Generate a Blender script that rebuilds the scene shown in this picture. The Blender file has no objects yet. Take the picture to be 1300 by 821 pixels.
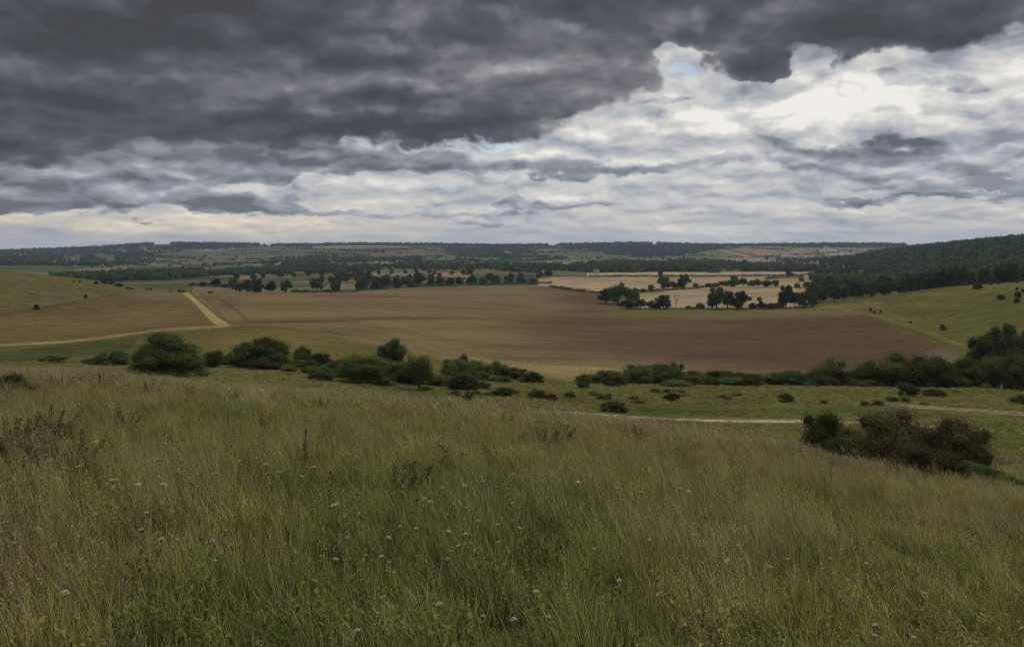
import bpy, math, random
import numpy as np

# ------------------------------------------------------------------ camera, world, sun, exposure
F = 1126.0            # focal length in photo pixels (photo 1300 px wide)
VH = 312.0            # photo row of the eye level
S = bpy.context.scene
COL = S.collection
cd = bpy.data.cameras.new('camera')
cam = bpy.data.objects.new('camera', cd)
COL.objects.link(cam)
cam.location = (0, 0, 0)
cam.rotation_euler = (math.radians(90), 0, 0)
cd.sensor_width = 36.0
cd.lens = F * 36.0 / 1300.0
cd.shift_y = -(410.5 - VH) / 1300.0
cd.clip_start = 0.1
cd.clip_end = 60000
S.camera = cam
S.view_settings.view_transform = 'Standard'
S.view_settings.look = 'None'
S.view_settings.exposure = 0.0
S.view_settings.gamma = 1.0
S.view_settings.use_curve_mapping = False
S.render.engine = 'CYCLES'
S.cycles.max_bounces = 5
S.cycles.diffuse_bounces = 2
S.cycles.volume_bounces = 0
S.cycles.transparent_max_bounces = 6
S.cycles.use_denoising = True
S.cycles.use_adaptive_sampling = True
S.cycles.denoising_prefilter = 'NONE'
S.cycles.denoising_input_passes = 'RGB_ALBEDO_NORMAL'
S.cycles.filter_width = 1.1

SUN_EL = math.radians(48)
SUN_AZ = math.radians(24)      # clockwise from +Y, the direction the camera looks
sd = bpy.data.lights.new('sun', 'SUN')
sd.energy = 1.5
sd.angle = math.radians(11)
sd.color = (1.0, 0.95, 0.86)
sun = bpy.data.objects.new('sun', sd)
COL.objects.link(sun)
sun.rotation_euler = (math.radians(90) - SUN_EL, 0, math.radians(180) - SUN_AZ)


class NT:
    """small helper for writing node trees"""
    dims = '3D'

    def __init__(self, tree):
        self.t = tree
        tree.nodes.clear()

    def n(self, kind, **kw):
        nd = self.t.nodes.new(kind)
        for k, v in kw.items():
            setattr(nd, k, v)
        return nd

    def set(self, sock, val):
        if isinstance(val, bpy.types.NodeSocket):
            self.t.links.new(val, sock)
        elif val is not None:
            try:
                sock.default_value = val
            except Exception:
                sock.default_value = (*val, 1.0)

    def m(self, op, a, b=None, c=None, clamp=False):
        nd = self.n('ShaderNodeMath', operation=op, use_clamp=clamp)
        for s, v in zip(nd.inputs, (a, b, c)):
            self.set(s, v)
        return nd.outputs[0]

    def vm(self, op, a, b=None):
        nd = self.n('ShaderNodeVectorMath', operation=op)
        self.set(nd.inputs[0], a)
        if op == 'SCALE':
            self.set(nd.inputs['Scale'], b)
        elif b is not None:
            self.set(nd.inputs[1], b)
        return nd.outputs['Value'] if op in ('LENGTH', 'DOT_PRODUCT') else nd.outputs[0]

    def xyz(self, x, y, z=0.0):
        nd = self.n('ShaderNodeCombineXYZ')
        for s, v in zip(nd.inputs, (x, y, z)):
            self.set(s, v)
        return nd.outputs[0]

    def sep(self, v):
        nd = self.n('ShaderNodeSeparateXYZ')
        self.set(nd.inputs[0], v)
        return nd.outputs

    def noise(self, vec, scale=1.0, detail=6.0, rough=0.5, dist=0.0, color=False, w=None):
        nd = self.n('ShaderNodeTexNoise')
        nd.noise_dimensions = self.dims
        self.set(nd.inputs['Vector'], vec)
        self.set(nd.inputs['Scale'], scale)
        self.set(nd.inputs['Detail'], detail)
        self.set(nd.inputs['Roughness'], rough)
        self.set(nd.inputs['Distortion'], dist)
        return nd.outputs['Color' if color else 'Fac']

    def mr(self, v, a, b, c=0.0, d=1.0, smooth=True):
        nd = self.n('ShaderNodeMapRange')
        nd.interpolation_type = 'SMOOTHSTEP' if smooth else 'LINEAR'
        nd.clamp = True
        for s, x in zip(nd.inputs, (v, a, b, c, d)):
            self.set(s, x)
        return nd.outputs[0]

    def mix(self, f, a, b, mode='MIX'):
        nd = self.n('ShaderNodeMix', data_type='RGBA', blend_type=mode)
        self.set(nd.inputs[0], f)
        self.set(nd.inputs[6], a)
        self.set(nd.inputs[7], b)
        return nd.outputs[2]


def lin(r, g, b):
    """sRGB 0..255 -> linear"""
    f = lambda c: (c / 255.0) / 12.92 if c <= 10 else (((c / 255.0) + 0.055) / 1.055) ** 2.4
    return (f(r), f(g), f(b))


def pix_ang(u, v):
    az = math.atan((u - 650.0) / F)
    return az, (VH - v) / F * math.cos(az)


def build_world():
    w = bpy.data.worlds.new('World')
    S.world = w
    w.use_nodes = True
    N = NT(w.node_tree)
    N.dims = '2D'
    out = N.n('ShaderNodeOutputWorld')
    bg = N.n('ShaderNodeBackground')
    STR = 0.1
    bg.inputs['Strength'].default_value = STR
    N.t.links.new(bg.outputs[0], out.inputs[0])
    sky = N.n('ShaderNodeTexSky')
    sky.sky_type = 'NISHITA'
    sky.sun_disc = False
    sky.sun_elevation = SUN_EL
    sky.sun_rotation = SUN_AZ
    sky.altitude = 200
    sky.air_density = 1.0
    sky.dust_density = 1.5
    d = N.n('ShaderNodeTexCoord').outputs['Generated']
    x, y, z = N.sep(d)
    h = N.m('SQRT', N.m('ADD', N.m('MULTIPLY', x, x), N.m('MULTIPLY', y, y)))
    az = N.m('ARCTAN2', x, y)
    el = N.m('DIVIDE', z, N.m('MAXIMUM', h, 0.02))
    elp = N.m('MAXIMUM', el, 0.0)
    A = N.xyz(az, el, 0.0)                                   # angular coordinates
    zz = N.m('ADD', elp, 0.085)
    Q = N.xyz(N.m('DIVIDE', N.m('DIVIDE', x, h), zz), N.m('DIVIDE', N.m('DIVIDE', y, h), zz), 0.0)  # point on the cloud deck
    # squashed coordinates between the two: clouds seen from the side
    lg = N.m('LOGARITHM', zz, 2.718)
    B = N.xyz(N.m('MULTIPLY', az, 3.6), N.m('MULTIPLY', lg, 1.25), 0.0)
    low = N.mr(el, 0.05, 0.12, 1.0, 0.0)                     # far clouds look smaller

    def cn(off, scale, detail, rough, dist, k=1.45):
        BB = N.vm('MULTIPLY', B, (0.8, 1.0, 1.0))
        a = N.noise(N.vm('ADD', BB, off), scale, detail, rough, dist)
        b = N.noise(N.vm('ADD', N.vm('MULTIPLY', BB, (k, k * 0.8, 1.0)), (off[0] * k, off[1] * k * 0.8, 0)), scale, detail, rough, dist)
        m = N.n('ShaderNodeMix', data_type='FLOAT')
        N.set(m.inputs[0], low); N.set(m.inputs[2], a); N.set(m.inputs[3], b)
        return m.outputs[0]

    def warp(vec, scale, amt, detail=4.0, rough=0.5, sy=1.0):
        c = N.noise(vec, scale, detail, rough, color=True)
        o = N.vm('SUBTRACT', c, (0.5, 0.5, 0.5))
        o = N.vm('MULTIPLY', o, (amt, amt * sy, 0.0))
        return o

    wA = N.vm('ADD', N.vm('ADD', A, warp(B, 2.2, 0.16, 3, 0.5, 0.42)), warp(B, 9.0, 0.035, 4, 0.6, 0.6))

    def blob(vec, u, v, ru, rv, amp):
        a, e = pix_ang(u, v)
        t = N.vm('MULTIPLY', N.vm('SUBTRACT', vec, (a, e, 0)), (F / ru, F / rv, 0.0))
        r = N.vm('LENGTH', t)
        return N.m('MULTIPLY', N.mr(r, 1.3, 0.35), amp)

    def field(vec, items):
        s = None
        for it in items:
            b = blob(vec, *it)
            s = b if s is None else N.m('ADD', s, b)
        return s

    def puff(off, scale):
        vo = N.n('ShaderNodeTexVoronoi', feature='SMOOTH_F1', voronoi_dimensions='2D')
        wv = N.vm('ADD', N.vm('ADD', N.vm('MULTIPLY', B, (0.75, 1.0, 1.0)), off), N.vm('SCALE', N.vm('SUBTRACT', N.noise(B, 5.0, 3, 0.5, color=True), (0.5, 0.5, 0.5)), 0.11))
        N.set(vo.inputs['Vector'], N.vm('MULTIPLY', wv, (1.0, 1.0, 0.0)))
        N.set(vo.inputs['Scale'], scale)
        N.set(vo.inputs['Detail'], 3.0)
        N.set(vo.inputs['Roughness'], 0.55)
        N.set(vo.inputs['Smoothness'], 0.35)
        return N.m('SUBTRACT', 0.5, vo.outputs['Distance'])

    pf = puff((0, 0, 0), 3.4)
    pfb = puff((0.015, 0.055, 0), 3.4)
    # ---- back sheet: pale, streaky cloud with cream lit parts
    n1 = cn((0, 0, 0), 1.7, 8, 0.46, 0.05)
    n1b = cn((0.012, 0.060, 0), 1.7, 8, 0.46, 0.05)
    rel1 = N.m('SUBTRACT', n1, n1b)
    n2 = N.noise(N.vm('MULTIPLY', B, (1.0, 2.2, 1.0)), 2.6, 6, 0.55, 0.5)
    bright = field(wA, [(900, 165, 280, 80, 0.36), (940, 150, 130, 60, 0.16), (620, 235, 260, 45, 0.26), (890, 180, 110, 35, 0.08),
                        (350, 262, 240, 22, 0.30), (170, 285, 330, 14, 0.35),
                        (1250, 120, 200, 60, 0.22), (760, 300, 900, 14, 0.22), (1100, 270, 400, 20, 0.15), (1180, 95, 240, 30, 0.22),
                        (1200, 190, 170, 40, -0.28), (700, 262, 170, 18, -0.25), (1250, 245, 160, 16, -0.45), (640, 215, 60, 18, 0.2)])
    v1 = N.m('ADD', N.m('ADD', bright, N.m('MULTIPLY', N.m('SUBTRACT', n1, 0.5), 1.0)),
             N.m('ADD', N.m('ADD', N.m('MULTIPLY', rel1, 2.0), N.m('MULTIPLY', N.m('SUBTRACT', pf, pfb), 0.9)), N.m('MULTIPLY', N.m('SUBTRACT', n2, 0.5), 1.3)))
    calm = N.mr(el, 0.03, 0.13, 0.75, 1.15)
    v1 = N.m('ADD', N.m('MULTIPLY', N.m('SUBTRACT', v1, 0.30), calm), N.m('ADD', 0.58, N.mr(el, 0.0, 0.1, 0.06, 0.0)))
    r1 = N.n('ShaderNodeValToRGB')
    cr = r1.color_ramp
    cr.elements[0].position = 0.0
    cr.elements[0].color = (*lin(138, 144, 153), 1)
    cr.elements[1].position = 1.0
    cr.elements[1].color = (*lin(243, 240, 234), 1)
    for p, c in ((0.25, (164, 169, 178)), (0.5, (192, 193, 195)), (0.75, (214, 212, 208))):
        e = cr.elements.new(p)
        e.color = (*lin(*c), 1)
    v1 = N.m('MULTIPLY_ADD', N.m('SUBTRACT', v1, 0.55), 0.80, 0.60)
    N.t.links.new(v1, r1.inputs[0])
    sheet = r1.outputs[0]
    # cream near the horizon, most on the left
    cream = N.m('MULTIPLY', N.mr(el, 0.075, 0.01), N.mr(az, 0.15, -0.35, 0.25, 1.0))
    cream = N.m('MULTIPLY', cream, N.mr(v1, 0.35, 0.8, 0.35, 1.0))
    sheet = N.mix(cream, sheet, N.mix(1.0, sheet, (1.06, 0.93, 0.76, 1), 'MULTIPLY'))
    # blue gaps
    gap = field(wA, [(850, 90, 56, 14, 1.35), (620, 174, 70, 11, 1.5), (520, 235, 80, 9, 0.8), (770, 112, 22, 22, 0.8), (905, 6, 16, 14, 1.0),
                     (740, 180, 60, 8, 0.6), (1105, 110, 40, 10, 0.35)])
    gap = N.mr(N.m('ADD', gap, N.m('MULTIPLY', N.m('SUBTRACT', n1, 0.5), -1.6)), 0.5, 1.6)
    skyc = N.mix(1.0, sky.outputs[0], (STR * 1.3, STR * 1.3, STR * 1.3, 1), 'MULTIPLY')
    skyc = N.mix(0.45, skyc, (*lin(172, 205, 232), 1))
    c0 = N.mix(N.m('MULTIPLY', gap, 0.62), sheet, skyc)

    # ---- middle clouds: flat grey bases with lit tops
    n3 = cn((7.3, 2.1, 0), 1.5, 8, 0.46, 0.05)
    n3b = cn((7.285, 2.18, 0), 1.5, 8, 0.46, 0.05)
    mid = field(wA, [(340, 200, 290, 26, 1.9), (540, 200, 70, 14, 0.5), (60, 262, 300, 12, 0.7), (60, 235, 230, 42, 1.7), (30, 215, 120, 26, 0.5), (250, 254, 260, 18, 0.85), (440, 212, 220, 14, 0.6), (180, 215, 160, 50, 0.4),
                     (690, 214, 130, 14, 0.9), (860, 215, 210, 12, 1.05), (1010, 192, 150, 14, 0.85), (1215, 210, 220, 16, 1.2), (760, 262, 200, 11, 0.75), (1120, 252, 200, 9, 0.8),
                     (1160, 182, 130, 16, 0.6), (1210, 112, 62, 11, 1.3), (1150, 98, 26, 12, 1.1), (950, 232, 180, 8, 0.45),
                     (1230, 250, 200, 8, 0.6), (845, 122, 50, 9, 1.2), (540, 268, 260, 9, 0.7), (80, 272, 200, 9, 0.5), (1040, 182, 90, 9, 0.35)])
    mid = N.m('ADD', mid, N.m('ADD', N.m('MULTIPLY', N.m('SUBTRACT', n3, 0.5), N.mr(el, 0.03, 0.12, 1.1, 1.9)), N.m('MULTIPLY', pf, 0.35)))
    mm = N.mr(mid, 0.36, 0.80)
    shade = N.m('ADD', N.m('ADD', N.m('MULTIPLY', N.m('SUBTRACT', n3, n3b), 3.0), N.m('MULTIPLY', N.m('SUBTRACT', pf, pfb), 0.9)), N.mr(mid, 0.45, 1.8, 0.80, 0.22))
    cm = N.n('ShaderNodeValToRGB')
    cm.color_ramp.elements[0].position = 0.0
    cm.color_ramp.elements[0].color = (*lin(92, 96, 104), 1)
    cm.color_ramp.elements[1].position = 1.0
    cm.color_ramp.elements[1].color = (*lin(206, 207, 209), 1)
    e = cm.color_ramp.elements.new(0.5)
    e.color = (*lin(146, 151, 160), 1)
    N.t.links.new(shade, cm.inputs[0])
    c1 = N.mix(N.m('MULTIPLY', mm, 0.92), c0, cm.outputs[0])

    # ---- dark deck overhead
    BD = N.vm('MULTIPLY', B, (0.62, 1.15, 1.0))
    n4 = N.noise(N.vm('ADD', BD, (1.7, 5.1, 0)), 2.0, 9, 0.50, 0.2)
    n4b = N.noise(N.vm('ADD', BD, (1.67, 5.2, 0)), 2.0, 9, 0.50, 0.2)
    n5 = N.noise(N.vm('MULTIPLY', B, (0.7, 1.8, 1.0)), 1.7, 7, 0.5, 0.4)
    dark = field(wA, [(60, 60, 460, 120, 1.5), (110, 160, 180, 36, 0.6), (10, 190, 110, 45, 0.5), (430, 100, 330, 95, 1.3), (600, 135, 170, 48, 0.9), (420, 150, 240, 40, 0.5),
                      (720, 20, 240, 62, 1.0), (740, 92, 130, 42, 0.9), (1120, 15, 330, 50, 1.5), (948, 80, 80, 19, 1.4), (850, 80, 60, 34, -1.1), (842, 40, 26, 24, -0.3), (1080, 92, 120, 18, -1.0), (900, 112, 110, 10, -0.5), (1290, 90, 100, 26, -0.6), (1240, 45, 160, 32, 0.7), (300, -60, 900, 60, 1.2),
                      (1000, -70, 600, 70, 1.2), (905, 8, 20, 30, -0.8)])
    away = N.m('MAXIMUM', N.mr(el, 0.36, 0.30, 0.0, 0.0), 0.0)
    dark0 = N.m('ADD', dark, N.m('MULTIPLY', N.m('SUBTRACT', n4, 0.5), 1.0))
    dark = N.m('ADD', dark, N.m('ADD', N.m('MULTIPLY', N.m('SUBTRACT', n4, 0.5), 2.0), N.m('MULTIPLY', N.m('SUBTRACT', pf, 0.12), 0.55)))
    # outside the photographed part: unseen broken cloud all round and overhead, brightened to lift the ambient light
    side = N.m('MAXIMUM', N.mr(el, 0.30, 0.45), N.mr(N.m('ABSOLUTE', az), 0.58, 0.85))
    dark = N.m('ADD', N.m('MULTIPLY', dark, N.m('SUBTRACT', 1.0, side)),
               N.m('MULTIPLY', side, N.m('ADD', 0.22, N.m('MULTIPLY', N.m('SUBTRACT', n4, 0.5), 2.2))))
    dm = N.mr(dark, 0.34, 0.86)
    sh = N.m('ADD', N.m('ADD', N.m('MULTIPLY', N.m('SUBTRACT', n4, n4b), 1.7), N.m('MULTIPLY', N.m('SUBTRACT', pf, pfb), 0.38)), N.m('MINIMUM', N.mr(dark0, 0.5, 1.9, 0.60, 0.26), N.mr(dark, 0.5, 1.5, 0.75, 0.36)))
    sh = N.m('ADD', sh, N.m('MULTIPLY', N.m('SUBTRACT', n5, 0.5), 0.75))
    lft = field(wA, [(530, 95, 260, 50, 0.30), (640, 60, 120, 40, 0.15), (420, 160, 200, 14, -0.2), (40, 110, 160, 80, -0.12), (500, 166, 200, 12, -0.1),
                     (1200, 55, 200, 20, -0.15), (60, 10, 500, 40, -0.15)])
    sh = N.m('ADD', sh, lft)
    cdk = N.n('ShaderNodeValToRGB')
    q = cdk.color_ramp
    q.elements[0].position = 0.0
    q.elements[0].color = (*lin(68, 70, 74), 1)
    q.elements[1].position = 1.0
    q.elements[1].color = (*lin(172, 173, 176), 1)
    for p, c in ((0.35, (86, 89, 95)), (0.65, (118, 120, 125))):
        e = q.elements.new(p)
        e.color = (*lin(*c), 1)
    N.t.links.new(sh, cdk.inputs[0])
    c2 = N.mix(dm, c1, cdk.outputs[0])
    # thin haze on the last degree above the hills
    hz = N.m('MULTIPLY', N.mr(el, 0.030, 0.0), 0.55)
    c3 = N.mix(hz, c2, (*lin(196, 200, 203), 1))
    # below the horizon
    c4 = N.mix(N.mr(el, 0.0, -0.01), c3, (*lin(150, 152, 150), 1))
    fin = N.mix(1.0, c4, (1 / STR, 1 / STR, 1 / STR, 1), 'MULTIPLY')
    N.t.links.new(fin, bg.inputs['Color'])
    w.cycles.sampling_method = 'MANUAL'
    w.cycles.sample_map_resolution = 512


build_world()


# ------------------------------------------------------------------ numeric helpers
RNG = np.random.default_rng(11)


def vnoise(x, y, seed=0):
    """value noise 0..1 on numpy arrays"""
    xi = np.floor(x).astype(np.int64)
    yi = np.floor(y).astype(np.int64)
    fx = x - xi
    fy = y - yi
    fx = fx * fx * (3 - 2 * fx)
    fy = fy * fy * (3 - 2 * fy)

    def hsh(a, b):
        n = (a * 374761393 + b * 668265263 + seed * 1442695041) & 0xFFFFFFFF
        n = ((n ^ (n >> 13)) * 1274126177) & 0xFFFFFFFF
        n = n ^ (n >> 16)
        return (n & 0xFFFF) / 65535.0
    a, b, c, d = hsh(xi, yi), hsh(xi + 1, yi), hsh(xi, yi + 1), hsh(xi + 1, yi + 1)
    return (a * (1 - fx) + b * fx) * (1 - fy) + (c * (1 - fx) + d * fx) * fy


def fbm(x, y, octaves=4, seed=0):
    s, a, t = 0.0, 1.0, 0.0
    for i in range(octaves):
        s = s + a * vnoise(x * 2 ** i + 17.3 * i, y * 2 ** i - 9.1 * i, seed + i)
        t += a
        a *= 0.5
    return s / t - 0.5


# ------------------------------------------------------------------ terrain: rows of the view against depth, column by column
ST_Y = [20, 30, 45, 60, 80, 110, 150, 220, 320, 420, 520, 640, 800, 1000, 1300, 1700, 2300, 3000, 3800, 4600, 5400, 6200, 9000]
TAB = {
    -500: [0, 0, 455, 450, 452, 448, 435, 420, 398, 350, 305, 308, 335, 345, 350, 345, 338, 333, 327, 324, 322, 322, 324],
    0:    [0, 0, 470, 466, 472, 468, 455, 440, 424, 378, 343.5, 346, 364, 366, 357, 346.5, 339, 333, 327, 323.5, 320.5, 321, 324],
    100:  [0, 0, 473, 468, 470, 465, 452, 440, 423, 387, 359, 354, 365, 366, 356, 346.5, 340, 333, 327, 321.5, 317.5, 318, 322],
    200:  [0, 0, 480, 478, 478, 468, 455, 438, 418, 396, 379, 368.5, 369, 364, 355, 347, 340, 333, 326, 318, 311.6, 312, 318],
    300:  [0, 0, 492, 486, 482, 470, 452, 432, 416, 400, 386, 376, 370, 363, 355, 347, 339.5, 333, 326, 317, 311.2, 312, 318],
    450:  [0, 0, 502, 498, 498, 482, 465, 448, 428, 405, 389, 379, 371, 363, 354, 346, 338, 331, 325, 316, 311, 312, 318],
    550:  [0, 0, 508, 512, 512, 490, 475, 465, 450, 420, 399, 385, 373, 364, 353, 345, 337.5, 331, 325, 317, 311.3, 312, 318],
    650:  [0, 0, 518, 530, 523, 496, 484, 479, 468, 430, 406, 389, 374, 364, 352.5, 344, 336.5, 330.5, 325.5, 319, 312, 312.5, 318],
    850:  [0, 0, 534, 545, 532, 507, 489, 484, 477, 436, 410, 392, 378, 366, 352.5, 344, 336, 331, 326, 319.5, 311.6, 311, 318],
    1000: [0, 572, 562, 553, 535, 509, 491, 484, 476, 437, 411, 391, 377, 365, 353, 345, 337, 331, 324, 314, 311, 311.5, 318],
    1100: [0, 590, 578, 563, 538, 512, 492, 482, 472, 436, 404, 379, 375, 368, 352, 339, 326, 326, 322, 314, 310.6, 312, 318],
    1200: [0, 604, 590, 570, 541, 513, 492, 472, 447, 412, 380, 364, 371, 364, 342, 321, 314, 317, 320, 316, 313, 314, 318],
    1300: [0, 620, 600, 578, 545, 516, 495, 470, 436, 392, 358, 357, 366, 352, 327, 307, 306, 313, 318, 316, 314, 314, 318],
    1850: [0, 660, 630, 600, 560, 525, 500, 460, 400, 350, 300, 300, 320, 320, 290, 250, 270, 300, 310, 316, 314, 314, 318],
}
NEAR_Y = [0.5, 1, 2, 4, 7, 12]
COLS_U = sorted(TAB)
ALL_Y = NEAR_Y + ST_Y
LY = np.log(np.array(ALL_Y, float))


def near_v(u, Y):
    b = 0.08 if u < 650 else 0.12
    return VH + F * (1.6 / Y + 0.146) + b * (u - 650)


def pchip_slopes(x, y):
    h = np.diff(x)
    d = np.diff(y) / h
    m = np.zeros_like(y)
    for i in range(1, len(x) - 1):
        if d[i - 1] * d[i] > 0:
            w1, w2 = 2 * h[i] + h[i - 1], h[i] + 2 * h[i - 1]
            m[i] = (w1 + w2) / (w1 / d[i - 1] + w2 / d[i])
    m[0], m[-1] = d[0], d[-1]
    return m


def hermite(x, xs, ys, ms):
    i = np.clip(np.searchsorted(xs, x) - 1, 0, len(xs) - 2)
    h = xs[i + 1] - xs[i]
    t = (x - xs[i]) / h
    t2, t3 = t * t, t * t * t
    return ((2 * t3 - 3 * t2 + 1) * ys[i] + (t3 - 2 * t2 + t) * h * ms[i] + (-2 * t3 + 3 * t2) * ys[i + 1] + (t3 - t2) * h * ms[i + 1])


LYF = np.linspace(LY[0], LY[-1], 700)           # fine log-depth samples
_prof = []
for u, row in TAB.items():           # let the brow of the meadow sit a little lower
    for k_, dv in ((1, 4), (2, 6), (3, 6), (4, 2)):
        if row[k_] and u < 1150:
            dv = dv + (3 if 600 < u < 900 and k_ == 2 else 0)
            row[k_] += dv
for u in COLS_U:
    vs = [near_v(u, y) for y in NEAR_Y]
    for y, v in zip(ST_Y, TAB[u]):
        vs.append(near_v(u, y) if v == 0 else v)
    # slope of the ground (z/Y) is the quantity interpolated
    g = -(np.array(vs) - VH) / F
    g = np.where(np.array(ALL_Y) < 25, g + 1.6 / np.array(ALL_Y), g + 1.6 / np.array(ALL_Y))   # take the eye height out: smooth near the feet
    _prof.append(hermite(LYF, LY, g, pchip_slopes(LY, g)))
PROF = np.array(_prof)                          # columns x fine depth
UF = np.linspace(COLS_U[0], COLS_U[-1], 471)
_cu = np.array(COLS_U, float)
PF = np.empty((len(UF), len(LYF)))
for j in range(len(LYF)):
    PF[:, j] = hermite(UF, _cu, PROF[:, j], pchip_slopes(_cu, PROF[:, j]))
UMIN, UMAX = UF[0], UF[-1]
TMAX_R = math.atan((UMAX - 650) / F)
TMIN_L = math.atan((UMIN - 650) / F)


def height(X, Y):
    """terrain height at world X, Y (numpy arrays)"""
    X = np.asarray(X, float)
    Y = np.asarray(Y, float)
    R = np.hypot(X, Y)
    th = np.arctan2(X, Y)
    thc = np.clip(th, TMIN_L, TMAX_R)
    Ye = np.maximum(R * np.cos(thc), 0.5)
    u = 650 + F * np.tan(thc)
    fu = np.clip((u - UMIN) / (UF[1] - UF[0]), 0, len(UF) - 1.001)
    fy = np.clip((np.log(Ye) - LYF[0]) / (LYF[1] - LYF[0]), 0, len(LYF) - 1.001)
    iu, iy = fu.astype(int), fy.astype(int)
    a, b = fu - iu, fy - iy
    g = (PF[iu, iy] * (1 - a) + PF[iu + 1, iy] * a) * (1 - b) + (PF[iu, iy + 1] * (1 - a) + PF[iu + 1, iy + 1] * a) * b
    z = g * Ye - 1.6
    # small unevenness that grows with distance
    z = z + fbm(X / 9.0, Y / 9.0, 3, 5) * np.clip(Ye - 6, 0, 30) / 30 * 0.55
    z = z + fbm(X / 160.0, Y / 160.0, 3, 9) * np.clip(Ye - 300, 0, 900) / 900 * 5.0
    z = z + fbm(X / 700.0, Y / 700.0, 3, 19) * np.clip(Ye - 2200, 0, 2500) / 2500 * 26.0
    return z


YS = np.exp(np.linspace(math.log(2.5), math.log(8800), 2600))


_UG = np.arange(-80, 1561, 2.0)
_YG = YS[None, :]
_XG = (_UG[:, None] - 650) / F * _YG
VT = VH - F * height(_XG, np.broadcast_to(_YG, _XG.shape)) / _YG


def at(u, v, ymin=0.0, ymax=1e9):
    """photo pixel -> first point of the ground seen there (x, y, z)"""
    f = min(max((u + 80) / 2.0, 0), len(_UG) - 1.001)
    i = int(f)
    vt = VT[i] * (1 - f + i) + VT[i + 1] * (f - i)
    a, b = np.searchsorted(YS, ymin), np.searchsorted(YS, ymax)
    seg = vt[a:b]
    ok = seg <= v
    j = a + (int(np.argmax(ok)) if ok.any() else int(np.argmin(np.abs(seg - v))))
    return ground_at(u, float(YS[j]))


def ground_at(u, Y):
    X = (u - 650) / F * Y
    return float(X), float(Y), float(height(np.array([X]), np.array([Y]))[0])


# ------------------------------------------------------------------ mesh helpers
def mesh_np(name, V, Q, mats, smooth=False, mat_idx=None):
    """V (n,3), Q (m,k) -> mesh"""
    me = bpy.data.meshes.new(name)
    V = np.ascontiguousarray(V, np.float32)
    Q = np.ascontiguousarray(Q, np.int32)
    k = Q.shape[1]
    me.vertices.add(len(V))
    me.vertices.foreach_set('co', V.ravel())
    me.loops.add(Q.size)
    me.loops.foreach_set('vertex_index', Q.ravel())
    me.polygons.add(len(Q))
    me.polygons.foreach_set('loop_start', np.arange(0, Q.size, k, dtype=np.int32))
    me.polygons.foreach_set('use_smooth', np.full(len(Q), smooth))
    if mat_idx is not None:
        me.polygons.foreach_set('material_index', np.ascontiguousarray(mat_idx, np.int32))
    for m in (mats if isinstance(mats, (list, tuple)) else [mats]):
        me.materials.append(m)
    me.update(calc_edges=True)
    return me


def add_attr(me, name, arr, kind='FLOAT'):
    a = me.attributes.new(name, kind, 'POINT')
    if kind == 'FLOAT_COLOR':
        d = np.ones((len(arr), 4), np.float32)
        d[:, :3] = arr
        a.data.foreach_set('color', d.ravel())
    elif kind == 'FLOAT_VECTOR':
        a.data.foreach_set('vector', np.ascontiguousarray(arr, np.float32).ravel())
    elif kind == 'INT':
        a.data.foreach_set('value', np.ascontiguousarray(arr, np.int32))
    else:
        a.data.foreach_set('value', np.ascontiguousarray(arr, np.float32))


def link(name, data, parent=None):
    o = bpy.data.objects.new(name, data)
    COL.objects.link(o)
    if parent is not None:
        o.parent = parent
    return o


def tag(o, label=None, cat=None, group=None, kind=None):
    if label:
        o['label'] = label
    if cat:
        o['category'] = cat
    if group:
        o['group'] = group
    if kind:
        o['kind'] = kind
    return o


def mat_new(name, rough=0.9):
    m = bpy.data.materials.new(name)
    m.use_nodes = True
    N = NT(m.node_tree)
    out = N.n('ShaderNodeOutputMaterial')
    return m, N, out


def principled(N, out, color, rough=0.95, spec=0.1, normal=None):
    p = N.n('ShaderNodeBsdfPrincipled')
    N.set(p.inputs['Base Color'], color)
    p.inputs['Roughness'].default_value = rough
    p.inputs['Specular IOR Level'].default_value = spec
    if normal is not None:
        N.set(p.inputs['Normal'], normal)
    N.t.links.new(p.outputs[0], out.inputs[0])
    return p


K = 1.22      # albedo of the land relative to the tones of the photograph


def C8(r, g, b, k=1.0):
    return np.array(lin(r, g, b)) * K * k


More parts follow.
